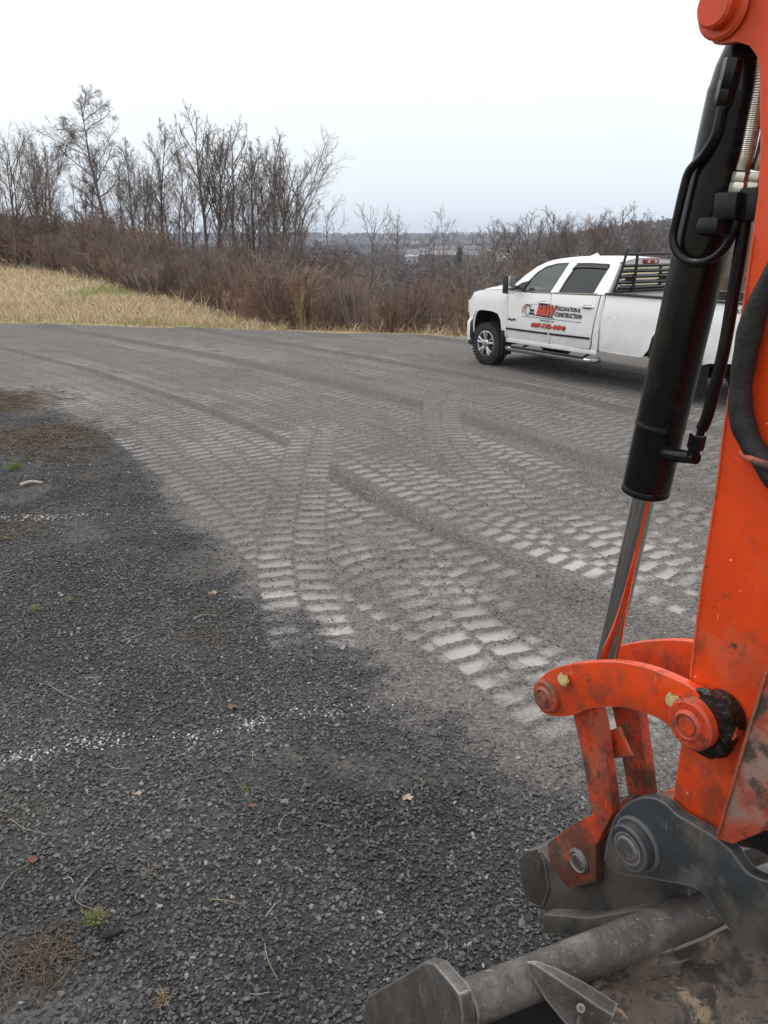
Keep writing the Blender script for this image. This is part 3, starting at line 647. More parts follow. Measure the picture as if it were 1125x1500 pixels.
            MB().lathe((cx, sgn * (yo - .05), .392), (0, sgn, 0), [(0, .085), (.03, .08), (.045, .055), (.075, .05), (.08, 0)], 20).build('hub_cap', chrome, w)
        # towing mirror
        mi = MB(); mi.box((-.80, sgn * 1.19, 1.50), (.13, .20, .31)).box((-.78, sgn * 1.04, 1.44), (.07, .18, .06)).build('mirror', blackp, T, bevel=.025)
        mo = [o for o in T.children if o.name.startswith('mirror')][-1]
        MB().box((-.872, sgn * 1.19, 1.54), (.012, .165, .20)).build('mirror_glass', chrome, mo, bevel=.002)
        MB().box((-.872, sgn * 1.19, 1.385), (.012, .165, .06)).build('mirror_glass', chrome, mo, bevel=.002)
        MB().box((-.735, sgn * 1.20, 1.43), (.02, .15, .07)).build('marker_lens', red, mo, bevel=.004)
        panel('sail_panel', [(-.60, 1.39), (-.88, 1.39), (-.98, 1.56), (-.80, 1.52)], topy, blackp, T, sign=sgn, proud=.006, step=.5)
        # lamps
        MB().box((.60, sgn * .80, 1.03), (.10, .20, .24)).build('headlight', lens, T, bevel=.02)
        MB().box((-5.455, sgn * .90, 1.22), (.05, .14, .36)).build('tail_light', red, T, bevel=.015)
    # fuel filler door on the left bed side, door badge
    fd = MB(); fd.lathe((-2.94, sidey(-2.94, 1.03) - .004, 1.03), (0, 1, 0), [(0, .09), (.007, .09), (.008, .084), (.003, .082), (.003, 0)], 24); fd.build('fuel_door', white, T)
    bd_ = MB()
    for i in range(6): bd_.box((-.625 - .034 * i, sidey(-.7, .89) + .004, .885 + .012 * math.sin(i * 1.9)), (.026, .008, .035 + .01 * (i % 2)))
    bd_.build('badge', darkm, T, bevel=.002)
    # hood, cowl, roof, windscreen, rear wall, front, bed, tailgate
    def loft(name, secs, m, parent=T, auto=40):
        k = len(secs[0]); V = [p for s in secs for p in s]; F = [(i * k + j, i * k + j + 1, (i + 1) * k + j + 1, (i + 1) * k + j) for i in range(len(secs) - 1) for j in range(k - 1)]
        b = MB(); b.add(V, F); return b.build(name, m, parent, auto=auto)
    ys = np.linspace(-1, 1, 17)
    def hood_sec(x):
        z0 = HOODZ(x); w = sidey(x, min(z0, 1.3)) - .012
        return [(x, t * w, z0 + (.075 * (1 - abs(t) ** 2.5)) + .02 * smooth(.55, .45, abs(t)) * smooth(.62, .3, x)) for t in ys]
    loft('hood', [[(.655, t * .80, 1.05 + .02 * (1 - t * t)) for t in ys]] + [hood_sec(x) for x in (.64, .60, .5, .35, .15, -.1, -.3, -.5, -.55)], white)
    roofz = lambda x: float(np.interp(x, [-2.77, -2.5, -2.0, -1.6, -1.34, -1.2], [1.90, 1.915, 1.918, 1.91, 1.893, 1.868]))
    roof = loft('roof', [[(x, t * (topy(x, roofz(x)) + .004), roofz(x) + .062 * (1 - abs(t) ** 2.6)) for t in ys] for x in (-1.17, -1.3, -1.5, -1.7, -2.0, -2.4, -2.65, -2.77)], white)
    fin = MB(); fin.add([(-1.50, -.02, 1.955), (-1.50, .02, 1.955), (-1.70, .03, 1.965), (-1.70, -.03, 1.965), (-1.68, 0, 2.02), (-1.63, 0, 2.01)], [(0, 1, 5), (1, 2, 4, 5), (2, 3, 4), (3, 0, 5, 4)]); fin.build('antenna_fin', white, roof)
    loft('windscreen', [[(-.56 + .04 * t * t - .06 + (.0), t * .90, 1.425) for t in ys], [(-.84 - .05 * t * t, t * .80, 1.68) for t in ys], [(-1.14 - .05 * t * t, t * .70, 1.868) for t in ys]], gl_front)
    loft('cowl', [[(-.50, t * .93, 1.42) for t in ys], [(-.70, t * .93, 1.425) for t in ys]], blackp)
    # rear wall of the cab around the back window
    rw = [(-.93, .60), (.93, .60), (.94, 1.40), (.72, 1.86), (.55, 1.93), (0, 1.968), (-.55, 1.93), (-.72, 1.86), (-.94, 1.40)]
    wn = [(-.70, 1.44), (.70, 1.44), (.60, 1.82), (-.60, 1.82)]
    def back_panel(name, outline, holes, x0, m, parent, lean=.06, thick=.02):
        o = panel(name, outline, lambda a, b: 0.0, m, parent, holes=holes, thick=thick, step=.3)
        for v in o.data.vertices: a, d, z = v.co; v.co = (x0 + d - lean * 0 - .0 * z, a, z)
        o.data.update(); return o
    wall = back_panel('cab_rear_wall', rw, [wn], -2.775, white, T)
    back_panel('rear_window', wn, [], -2.768, gl_dark, wall, thick=0)
    br = MB(); br.box((-2.80, 0, 1.905), (.05, .34, .065)); bl = br.build('brake_light', red, T, bevel=.012)
    for yy in (-.085, .085): MB().box((-2.829, yy, 1.905), (.006, .05, .04)).build('cargo_lens', lens, bl)
    # front end
    fr = MB(); fr.box((.635, 0, .98), (.06, 1.30, .30)); grille = fr.build('grille', blackp, T, bevel=.02)
    for z in (.90, .98, 1.06): MB().box((.672, 0, z), (.02, 1.34, .035)).build('grille_bar', chrome, grille, bevel=.006)
    bsec = []
    for x, w in ((.50, .985), (.60, .97), (.68, .90), (.72, .70), (.735, .35)):
        pass
    bp = []
    for t in np.linspace(-1, 1, 21):
        a = abs(t); xx = .735 - .16 * a ** 3; bp.append((xx, t * .965))
    bp = [(.47, -.985)] + bp + [(.47, .985)]
    bumper = MB(); kk = len(bp); bumper.add([(x - .02, y, .42) for x, y in bp] + [(x, y, .50) for x, y in bp] + [(x, y, .74) for x, y in bp] + [(x - .03, y * .98, .81) for x, y in bp] + [(x - .16 if abs(y) < .9 else x - .02, y * .9, .82) for x, y in bp],
        [(r_ * kk + i, r_ * kk + i + 1, (r_ + 1) * kk + i + 1, (r_ + 1) * kk + i) for r_ in range(4) for i in range(kk - 1)]); bumper.build('front_bumper', white, T, auto=30)
    MB().box((.58, 0, .36), (.2, 1.7, .12)).build('air_dam', blackp, T, bevel=.03)
    # bed: floor, inner walls, front wall, rails, tailgate, bumper
    MB().box((-4.1, 0, .82), (2.62, 1.70, .04)).build('bed_floor', darkm, T)
    MB().box((-2.815, 0, 1.12), (.03, 1.80, .58)).build('bed_front_wall', white, T)
    for sgn in (1, -1):
        MB().box((-4.1, sgn * .88, 1.12), (2.6, .05, .56)).build('bed_inner_wall', darkm, T)
        MB().box((-4.10, sgn * .925, 1.437), (2.64, .13, .03)).build('bed_rail_cap', blackp, T, bevel=.008)
    tg = MB().box((-5.445, 0, 1.12), (.06, 1.66, .62)).build('tailgate', white, T, bevel=.015); MB().box((-5.478, 0, 1.28), (.012, .30, .07)).build('tailgate_handle', blackp, tg, bevel=.004)
    MB().box((-5.55, 0, .66), (.18, 1.90, .20)).build('rear_bumper', chrome, T, bevel=.03)
    MB().tube([(-4.7, .55, .40), (-5.3, .80, .42), (-5.42, .90, .43)], .04, 10).build('exhaust_tip', chrome, T)
    # chassis
    MB().box((-2.4, 0, .58), (5.7, 1.05, .16)).box((-1.6, 0, .58), (2.2, 1.86, .08)).build('chassis', under, T)
    MB().tube([(0, -.8, .392), (0, .8, .392)], .06, 8).build('axle', under, T); MB().tube([(REAR, -.8, .392), (REAR, .8, .392)], .07, 8).box((REAR, 0, .39), (.3, .3, .28)).build('axle', under, T)
    # cabin
    MB().box((-1.65, 0, .70), (2.2, 1.84, .06)).build('cabin_floor', cloth, T)
    da = MB().box((-.78, 0, 1.22), (.34, 1.72, .30)).build('dashboard', cloth, T, bevel=.05)
    for sgn in (1, -1):
        for x in (-1.55, -2.45):
            sb = MB().box((x, sgn * .42, .98), (.5, .52, .18)).box((x - .24, sgn * .42, 1.28), (.16, .50, .56)).box((x - .28, sgn * .42, 1.64), (.10, .26, .18)).build('seat', cloth, T, bevel=.05)
    st = MB(); c = np.array([-1.12, .42, 1.33]); ax = Vector((.80, 0, -.45)).normalized(); q = ax.to_track_quat('Z', 'Y').to_matrix()
    st.tube([c + np.array(q @ Vector((.19 * math.cos(a), .19 * math.sin(a), 0))) for a in np.linspace(0, 2 * math.pi, 22)], .014, 6, cap=False); st.tube([c, c + np.array(ax) * .25], .03, 6); st.box(c, (.04, .3, .06)); st.build('steering_wheel', blackp, T)
    # headache rack in the bed
    rk = empty('headache_rack', (0, 0, 0)); rk.parent = T
    RK = lambda x, y, z: (x - .0, y, z)
    def lean(z): return -2.87 - .09 * (z - 1.45)
    frm = MB()
    for sgn in (1, -1): frm.tube([(lean(1.45) + .05, sgn * .84, 1.455), (lean(1.8), sgn * .79, 1.80), (lean(2.13) - .01, sgn * .745, 2.10)], .021, 8)
    frm.tube([(lean(2.02), -.75, 2.025), (lean(2.02), .75, 2.025)], .018, 8); frm.tube([(lean(1.46), -.84, 1.475), (lean(1.46), .84, 1.475)], .028, 8)
    for y in (-.50, .50): frm.tube([(lean(1.5) - .03, y, 1.47), (lean(1.8) - .03, y, 1.78), (lean(2.02) - .01, y, 2.02)], .024, 6)
    frame = frm.build('rack_frame', blackp, T)
    bpy.data.objects.remove(rk)
    for z in (1.52, 1.60, 1.685, 1.77, 1.85):
        MB().box((lean(z) - .0, 0, z), (.055, 1.60 - (z - 1.5) * .1, .03), Matrix.Rotation(R(28), 3, 'Y')).build('louvre', greyv if False else darkm2, frame, bevel=.004)
    # lettering on the doors
    def letters(name, body, x0, z0, h, length, m, proud, bold=0.0, shear=.25, parent=None):
        cu = bpy.data.curves.new(name, 'FONT'); cu.body = body; cu.size = 1.0; cu.offset = bold; cu.resolution_u = 3
        tmp = bpy.data.objects.new('tmp', cu); COL.objects.link(tmp); dg = bpy.context.evaluated_depsgraph_get()
        me = bpy.data.meshes.new_from_object(tmp.evaluated_get(dg)); bpy.data.objects.remove(tmp)
        n = len(me.vertices); co = np.empty(n * 3); me.vertices.foreach_get('co', co); co = co.reshape(-1, 3)
        mn, mxx = co.min(0), co.max(0); u = (co[:, 0] - mn[0]) / (mxx[0] - mn[0]) * length; v = (co[:, 1] - mn[1]) / (mxx[1] - mn[1]) * h; u = u + shear * (v)
        out = np.array([(x0 - a, sidey(x0 - a, z0 + b) + proud, z0 + b) for a, b in zip(u, v)]); me.vertices.foreach_set('co', out.ravel()); me.materials.clear(); me.update()
        return link(name, me, m, parent)
    def decal(name, poly, m, proud, parent=None):
        return panel(name, poly, sidey, m, parent or T, thick=0, proud=proud, step=.06, smoothed=False)
    sg = T
    letters('door_lettering', 'B&W', -1.31, .995, .205, .44, blackv, .0125, .09, .30, sg); letters('door_lettering', 'B&W', -1.32, 1.008, .18, .415, redv, .015, .05, .30, sg)
    decal('lettering_bar', [(-1.26, 1.0), (-1.73, .985), (-1.73, .997), (-1.26, 1.012)], blackv, .013)
    letters('door_lettering', 'EXCAVATION &', -1.795, 1.118, .072, .52, blackv, .013, .045, .30, sg)
    letters('door_lettering', 'CONSTRUCTION', -1.745, 1.018, .076, .60, blackv, .013, .045, .30, sg)
    decal('lettering_bar', [(-.97, .965), (-2.36, .962), (-2.36, .970), (-.97, .973)], blackv, .013)
    letters('door_lettering', 'FENTON, NY', -1.42, .908, .036, .34, blackv, .013, .03, .1, sg)
    letters('door_lettering', '607-775-4490', -1.195, .795, .094, .82, blackv, .0125, .085, .30, sg); letters('door_lettering', '607-775-4490', -1.205, .803, .078, .795, redv, .015, .045, .30, sg)
    # small excavator emblem: curved boom, cab and track blocks
    arcp = [(-1.145 + .115 * math.cos(R(a)), 1.075 + .10 * math.sin(R(a))) for a in range(60, 265, 12)]; arci = [(-1.145 + .092 * math.cos(R(a)), 1.075 + .078 * math.sin(R(a))) for a in range(264, 59, -12)]
    decal('emblem', [(-2.29 - x, z) for x, z in arcp + arci], greyv, .012)
    decal('emblem', [(-.965, 1.02), (-.985, 1.12), (-1.045, 1.175), (-1.065, 1.165), (-1.01, 1.11), (-.99, 1.02)], redv, .013)
    decal('emblem', [(-1.05, 1.165), (-1.13, 1.15), (-1.165, 1.09), (-1.18, 1.095), (-1.14, 1.165), (-1.06, 1.18)], blackv, .014)
    decal('emblem', [(-1.16, 1.10), (-1.26, 1.10), (-1.26, 1.06), (-1.16, 1.06)], blackv, .014); decal('emblem', [(-1.14, 1.045), (-1.27, 1.045), (-1.27, 1.01), (-1.14, 1.01)], blackv, .014)
    decal('emblem', [(-1.05, 1.178), (-1.35, 1.195), (-1.35, 1.188), (-1.06, 1.17)], greyv, .013)
    letters('bed_lettering', '4X4', -5.03, 1.30, .06, .20, darkm, .004, .03, .3, sg)
    return T
darkm2 = mat('rack_black_satin', (.045, .046, .048), .28, metal=.3, var=.1)
make_truck()

# ------------------------------------------------------------------ excavator: stick, bucket cylinder, linkage and bucket
def make_excavator():
    AZ = R(31); n = np.array([math.cos(AZ), math.sin(AZ), 0]); f = np.array([-math.sin(AZ), math.cos(AZ), 0]); up = np.array([0, 0, 1.0])
    W0 = float((CAMP + ray(925, 1240) * 1.9) @ n) + .15         # mid plane of the arm
    base = n * W0 + f * (-2.1); base[2] = 0
    E = empty('excavator', base); tag(E, 'orange excavator with black bucket cylinder and worn grey bucket', 'excavator')
    orange = mat('excavator_orange_paint', (.74, .066, .010), .36, var=.12, vscale=7, coat=.15, spec=.35, bump=.03, bscale=25, edge=((.62, .20, .12), .008, .10), low=((.16, .05, .025), 1.6, .75, 16, .7), scratch=((.80, .30, .18), .68),
                 spots=[((.56, .13, .06), 5, .54, .22, .6), ((.10, .04, .022), 17, .66, .03, .7), ((.72, .60, .55), 55, .69, .015, .6), ((.05, .03, .02), 5.5, .68, .02, .7), ((.45, .06, .02), 3, .5, .2, .5)])
    worn = mat('excavator_worn_orange', (.60, .058, .014), .5, edge=((.16, .11, .085), .009, .09), low=((.075, .045, .032), 1.45, .55, 18, .85), scratch=((.75, .30, .18), .68), var=.25, vscale=9, bump=.25, bscale=70,
               spots=[((.30, .10, .05), 7, .45, .2, .7), ((.20, .12, .08), 9, .55, .12, .8), ((.05, .032, .026), 13, .575, .10, .75), ((.04, .028, .022), 45, .63, .05, .75)])
    rusty = mat('excavator_scuffed_plate', (.42, .07, .035), .6, var=.35, vscale=12, bump=.4, bscale=60, spots=[((.30, .19, .15), 6, .47, .16, .8), ((.075, .055, .042), 8, .53, .06, .85)])
    black = mat('cylinder_black_paint', (.007, .0075, .009),  .2, var=.2, vscale=12, spec=.3, spots=[((.018, .018, .018), 6, .56, .25, .55), ((.30, .27, .25), 60, .74, .01, .7)])
    blackr = mat('hose_black_rubber', (.013, .013, .013), .6, var=.3, vscale=40, bump=.5, bscale=90)
    sleeve = mat('hose_woven_sleeve', (.012, .012, .012), .7, var=.35, vscale=60, bump=.25, bscale=120, spots=[((.09, .085, .08), 40, .70, .05, .9)])
    chrome = mat('rod_chrome', (.76, .745, .72), .05, metal=1, var=.06, vscale=30)
    zinc = mat('fitting_zinc', (.56, .54, .47), .35, metal=1, var=.25, vscale=60)
    brass = mat('bolt_yellow_zinc', (.50, .40, .20), .38, metal=.9, var=.3, vscale=80)
    grey = mat('coupler_grey_paint', (.036, .041, .045), .5, edge=((.20, .20, .20), .010, .07), low=((.105, .085, .066), 1.15, .6, 9, .8), scratch=((.17, .17, .17), .66), var=.25, vscale=10, bump=.15, bscale=50, spots=[((.17, .175, .18), 7, .60, .2, .6), ((.10, .075, .055), 5, .62, .12, .8)])
    steel = mat('bucket_worn_steel', (.105, .098, .092), .5, metal=.35, edge=((.36, .34, .32), .010, .06), low=((.06, .048, .038), 1.0, .5, 12, .6), scratch=((.30, .29, .28), .64), var=.3, vscale=14, bump=.35, bscale=80, spots=[((.23, .215, .205), 8, .53, .2, .7), ((.05, .04, .034), 6, .58, .1, .9)])
    dirty = mat('bucket_dirt_steel', (.105, .080, .062), .75, edge=((.28, .25, .22), .012, .08), scratch=((.035, .03, .027), .60), var=.4, vscale=10, bump=.6, bscale=60, spots=[((.035, .030, .027), 6, .50, .06, .9), ((.26, .20, .135), 9, .56, .05, .9), ((.11, .045, .02), 14, .60, .04, .9), ((.05, .045, .042), 22, .58, .04, .8)])
    grease = mat('black_grease', (.008, .007, .007), .25, var=.4, vscale=40, bump=1.0, bscale=50)

    shell_shade = mat('bucket_painted_shade', (.016, .013, .011), .95, var=.4, vscale=12, bump=.6, bscale=40)  # near-black base colour paints the shade inside the shell under the tube
    def A(px, py, w):
        r = ray(px, py); t = (W0 + w - CAMP @ n) / (r @ n); p = CAMP + r * t; return (float(p @ f), float(p[2]))
    def P3(u, w, v): return f * u + n * (W0 + w) + up * v
    def at(px, py, w): u, v = A(px, py, w); return P3(u, w, v)
    def plate(name, poly, w0, w1, m, parent=E, bevel=.004, wtr=None):
        """poly traced in pixels on plane w0 (or wtr), extruded to w1"""
        uvp = [A(x, y, w0 if wtr is None else wtr) for x, y in poly]; k = len(uvp)
        mb = MB(base); mb.add([P3(u, w0, v) for u, v in uvp] + [P3(u, w1, v) for u, v in uvp], [tuple(range(k)), tuple(range(2 * k - 1, k - 1, -1))] + [(i, (i + 1) % k, k + (i + 1) % k, k + i) for i in range(k)])
        return mb.build(name, m, parent, bevel=bevel)
    def plate_uv(name, uvp, w0, w1, m, parent=E, bevel=.004):
        k = len(uvp); mb = MB(base); mb.add([P3(u, w0, v) for u, v in uvp] + [P3(u, w1, v) for u, v in uvp], [tuple(range(k)), tuple(range(2 * k - 1, k - 1, -1))] + [(i, (i + 1) % k, k + (i + 1) % k, k + i) for i in range(k)])
        return mb.build(name, m, parent, bevel=bevel)
    def pin(name, u, v, w0, w1, r, m, parent=E, rec=0.0, n_=28):
        prof = [(0, 0), (.0005, r * .55), (rec, r * .62), (rec, r * .70), (0, r * .78), (0.0, r - .006), (.006, r), (w1 - w0 - .006, r), (w1 - w0, r - .006)] if rec else [(0, r - .005), (.005, r), (w1 - w0 - .005, r), (w1 - w0, r - .005)]
        return MB(base).lathe(P3(u, w0, v), n, prof, n_).build(name, m, parent)
    def smoothp(pts, k=5): return [tuple(p) for p in spline(pts, k)]

    # ---- stick (dipper arm): two side plates and a core
    SW = .085
    front = [(1026, -60), (1024, 20), (1028, 45), (1046, 65), (1060, 64), (1078, 61), (1097, 67), (1109, 84), (1112, 110), (1113, 216), (1110, 283), (1101, 345), (1089, 434), (1075, 525), (1060, 619), (1047, 720), (1027, 848), (1015, 945), (1010, 990), (1006, 1040), (996, 1098), (988, 1150), (985, 1185), (990, 1215), (1005, 1240), (1030, 1252), (1050, 1240), (1058, 1215)]
    fr = [A(x, y, -SW) for x, y in front]
    back = [(.60, 1.20), (.52, 1.45), (.46, 1.75), (.42, 2.1), (.42, 2.5), (.44, 2.95), (.50, 3.12), (.62, 3.16), (.72, 3.08), (.80, 2.90)]
    prof = fr + back
    st = plate_uv('dipper_arm', prof, -SW, -SW + .022, orange, bevel=.003)
    plate_uv('side_plate', prof, SW - .022, SW, orange, st, bevel=.003)
    core = [(u - .012, v) for (u, v), (px, py) in zip(fr, front) if 283 <= py <= 1150] + [(.63, 1.10)] + [(u + .01, v) for u, v in back[:6]]
    plate_uv('box_section', core, -SW + .0235, SW - .0235, orange, st)
    # weld seam running down the plate edge
    wl = [P3(u - .004, -SW - .001, v) for (u, v), (px, py) in zip(fr, front) if 345 <= py <= 990]
    MB(base).tube(spline(wl, 14), [.0022 + .0009 * (i % 2) for i in range(14 * (len(wl) - 1) + 1)], 6).build('weld_bead', orange, st)
    # clevis pin at the cylinder head
    u0, v0 = A(1062, 12, -SW); cp = pin('clevis_pin', u0, v0, -SW - .035, SW + .035, .036, orange); pin('pin_collar', u0, v0, -SW - .012, -SW - .001, .052, orange, cp)
    # scuffed bracket plate on the back of the stick
    plate('thumb_bracket', [(1122, 985), (1083, 1105), (1047, 1228), (1072, 1237), (1110, 1222), (1150, 1170), (1190, 1050), (1180, 985)], -SW - .05, -SW - .003, rusty, wtr=-SW - .05)
    plate('bracket_edge', [(1119, 985), (1124, 985), (1053, 1222), (1047, 1226)], -SW - .056, -SW - .051, worn, wtr=-SW - .056, bevel=.002)

    # ---- bucket cylinder
    ctop = P3(u0, 0, v0); c1 = at(934, 716, 0); crod = at(815, 1012, 0); ax = (at(888, 968, 0) - ctop); ax = ax / np.linalg.norm(ax)
    Lb = float((c1 - ctop) @ ax); cyl = MB(base).lathe(ctop, ax, [(.045, .030), (.05, .040), (.085, .049), (.115, .052), (.125, .0545), (.128, .0545), (.14, .0545), (.4, .0545), (Lb - .18, .0545), (Lb - .172, .0545), (Lb - .170, .0553), (Lb - .162, .0553), (Lb - .160, .0545), (Lb - .15, .0545), (Lb - .024, .0545), (Lb - .018, .0545), (Lb - .016, .0535), (Lb - .012, .055), (Lb - .002, .055), (Lb, .052), (Lb, .032)], 36).build('cylinder_barrel', black, E)
    MB(base).lathe(P3(u0, -.055, v0), n, [(0, .045), (.11, .045)], 24).build('cylinder_eye', black, cyl)
    rod_end = ctop + ax * float((at(886, 985, 0) - ctop) @ ax)
    rod = MB(base).tube([ctop + ax * (Lb - .01), rod_end], .0265, 28).build('cylinder_rod', chrome, E)
    ul, vl = A(803, 1019, -.118)                                  # rod pin, in the front ends of the curved links
    ur, vr = A(1008, 1063, -.150)                                 # link pivot on the stick
    re = P3(ul, 0, vl)
    MB(base).lathe(P3(ul, -.05, vl), n, [(0, .05), (.10, .05)], 24).tube([rod_end, rod_end * .35 + re * .65], [.03, .036], 16).build('rod_eye', worn, rod)

    # ---- curved links either side
    top = [(783, 1003), (800, 985), (822, 976), (850, 971), (890, 969), (920, 972), (952, 980), (986, 994), (1014, 1008), (1040, 1023), (1062, 1040), (1076, 1060), (1078, 1080)]
    bot = [(1060, 1098), (1030, 1102), (1005, 1097), (990, 1078), (972, 1058), (945, 1045), (916, 1037), (884, 1036), (858, 1040), (842, 1047), (822, 1050), (798, 1046), (784, 1030)]
    link_uv = [A(x, y, -.118) for x, y in smoothp(top, 3) + smoothp(bot, 3)]
    l1 = plate_uv('curved_link', link_uv, -.118, -.092, orange, bevel=.004); l2 = plate_uv('curved_link', link_uv, .092, .118, orange, bevel=.004)
    for l, s in ((l1, -1), (l2, 1)):
        w0, w1 = (-.150, -.119) if s < 0 else (.119, .150)
        b = MB(base).lathe(P3(ur, -.150 if s < 0 else .119, vr), n, [(0, .050), (.005, .056), (.031, .056)], 30).build('link_boss', worn, l)
        MB(base).lathe(P3(ul, -.133 if s < 0 else .119, vl), n, [(0, .040), (.003, .044), (.014, .044)], 30).build('link_boss', worn, l)
    pin('link_pin', ur, vr, -.158, .158, .035, worn, rec=.006); pin('link_pin', ul, vl, -.140, .140, .029, worn, rec=.006)
    MB(base).lathe(P3(*A(1046, 1052, -.118)[:1], -.120, A(1046, 1052, -.118)[1]), -n, [(-.03, .055), (.002, .05), (.006, .03), (.008, 0)], 18).build('grease', grease, l1)
    bmg = bmesh.new(); rings = []
    for i in range(40):           # smeared collar of grease behind the boss
        a_ = R(-115 + 230 * i / 39); th = .020 * math.sin(math.pi * (i + .5) / 40) ** .5; rg_ = []
        for j in range(12):
            b_ = 2 * math.pi * j / 12; k_ = th * (.55 + .9 * float(fbm(i * .35 + 3, j * .5 + (7 if j > 6 else 0), 1.0, 140))); rad_ = .066 + k_ * math.cos(b_)
            rg_.append(bmg.verts.new(tuple(P3(ur - rad_ * math.cos(a_), -.110 + .8 * k_ * math.sin(b_), vr + rad_ * math.sin(a_)) - base)))
        rings.append(rg_)
    for i in range(39):
        for j in range(12): bmg.faces.new((rings[i][j], rings[i][(j + 1) % 12], rings[i + 1][(j + 1) % 12], rings[i + 1][j]))
    from_bm('grease', bmg, grease, l1, smoothed=True)
    # retaining bolts
    for px, py, w in ((827, 995, -.120), (988, 1026, -.120)):
        c = at(px, py, w); d = (-n * .75 + up * .35 - f * .55); d /= np.linalg.norm(d)
        bo = MB(base).lathe(c, d, [(-.012, .015), (.020, .015), (.0205, .012), (.028, .011), (.029, 0)], 6).build('retaining_bolt', brass, l1); MB(base).lathe(c, d, [(-.016, .019), (-.004, .019)], 14).build('washer', brass, bo)
    # ---- tipping link (H link)
    def mirror_plate(name, px, w0, w1, m, parent=None, bevel=.003):
        a = plate(name, px, w0, w1, m, parent or E, bevel, wtr=w0); uvp = [A(x, y, w0) for x, y in px]; b = plate_uv(name, uvp, -w1, -w0, m, parent or E, bevel); return a, b
    hbar = [(838, 1040), (872, 1030), (880, 1065), (886, 1110), (893, 1160), (897, 1192), (880, 1225), (872, 1240), (872, 1292), (832, 1302), (806, 1268), (801, 1236), (836, 1208), (867, 1193), (860, 1150), (850, 1095)]
    h1, h2 = mirror_plate('tipping_link', hbar, -.084, -.052, worn)
    plate('link_cross_plate', [(868, 1078), (905, 1066), (922, 1104), (925, 1108), (885, 1113)], -.03, -.018, worn, wtr=-.03)
    uf, vf = A(846, 1262, -.090); pin('tipping_pin', uf, vf, -.094, .094, .036, steel, rec=.004)
    # ---- coupler ears: heavy curved plates carrying the bucket pin
    ub, vb = A(925, 1240, -.15)
    ear = smoothp([(884, 1260), (893, 1215), (905, 1190), (925, 1173), (950, 1168), (972, 1176), (990, 1193), (1015, 1208), (1045, 1226), (1068, 1244), (1085, 1268), (1100, 1282), (1126, 1292), (1170, 1302)], 3) + [(1200, 1360), (1170, 1420)] + smoothp([(1120, 1400), (1095, 1385), (1068, 1362), (1045, 1330), (1030, 1310), (1008, 1298), (975, 1292), (945, 1286), (915, 1282), (895, 1275)], 3)
    e1, e2 = mirror_plate('coupler_ear', ear, -.128, -.098, grey)
    for e_, w0 in ((e1, -.165), (e2, .129)): MB(base).lathe(P3(ub, w0, vb), n, [(0, .054), (.004, .0575), (.036, .0575)] if w0 < 0 else [(0, .0575), (.036, .0575)], 32).build('pin_boss', grey, e_)
    MB(base).tube([P3(ub + .0605 * math.cos(a_), -.131, vb + .0605 * math.sin(a_)) for a_ in np.linspace(0, 2 * math.pi, 60)], [.0055 + .0016 * (i % 2) for i in range(60)], 6, cap=False).build('weld_bead', grey, e1)
    MB(base).lathe(P3(ub, -.1655, vb), n, [(0, .034), (-.0, .040), (.003, .041), (.004, .034)], 30).build('bush', steel, e1)
    MB(base).lathe(P3(ub, -.170, vb), n, [(0, 0), (.0, .026), (.004, .031), (.33, .031), (.334, .028), (.334, 0)], 28).build('bucket_pin', steel, E)
    MB(base).lathe(P3(ub, -.096, vb), n, [(0, .075), (.192, .075)], 28).build('arm_boss', worn, E)
    # ---- coupler body between and ahead of the ears
    body = [(895, 1180), (884, 1225), (878, 1290), (832, 1300), (805, 1262), (790, 1242), (772, 1246), (760, 1258), (765, 1290), (772, 1316), (795, 1330), (812, 1356), (880, 1360), (950, 1350), (1010, 1330), (1010, 1296), (960, 1284), (925, 1250)]
    cb = plate('coupler_body', body, -.050, -.022, grey, wtr=-.05); uvb = [A(x, y, -.05) for x, y in body]; plate_uv('coupler_cheek', uvb, .022, .050, grey, cb)
    plate('hook_plate', [(790, 1241), (772, 1245), (760, 1257), (765, 1290), (772, 1318), (797, 1330), (806, 1300), (800, 1262)], -.056, .056, steel, cb, bevel=.005, wtr=-.05)
    plate('coupler_floor', [(812, 1330), (880, 1335), (1005, 1312), (1010, 1345), (880, 1365), (812, 1358)], -.095, .095, grey, cb, wtr=-.05)

    # ---- bucket: cross tube, end plate, shell, toothed plate
    az2 = R(22.6); d2 = np.array([-math.cos(az2), -math.sin(az2), 0]); g2 = np.array([-math.sin(az2), math.cos(az2), 0])
    tA = at(985, 1352, -.11)
    def onplane(px, py, p0, nn):
        r = ray(px, py); return CAMP + r * (((p0 - CAMP) @ nn) / (r @ nn))
    rr = ray(676, 1445); M = np.array([d2, -rr, np.cross(d2, rr)]).T; sol = np.linalg.solve(M, CAMP - tA); tB = tA + d2 * sol[0]
    bk = MB(base).tube([tA - d2 * .55, tB], .047, 26).build('bucket', steel, E); bk['label'] = 'worn grey wide bucket with cross tube and end plate'
    ep = [(540, 1560), (545, 1500), (546, 1478), (553, 1454), (600, 1427), (640, 1402), (654, 1405), (675, 1428), (692, 1449), (697, 1480), (698, 1560)]
    q = [onplane(x, y, tB, d2) for x, y in ep]; k = len(q); mb = MB(base); mb.add([p + d2 * .032 for p in q] + q, [tuple(range(k)), tuple(range(2 * k - 1, k - 1, -1))] + [(i, (i + 1) % k, k + (i + 1) % k, k + i) for i in range(k)]); mb.build('end_plate', steel, bk, bevel=.006)
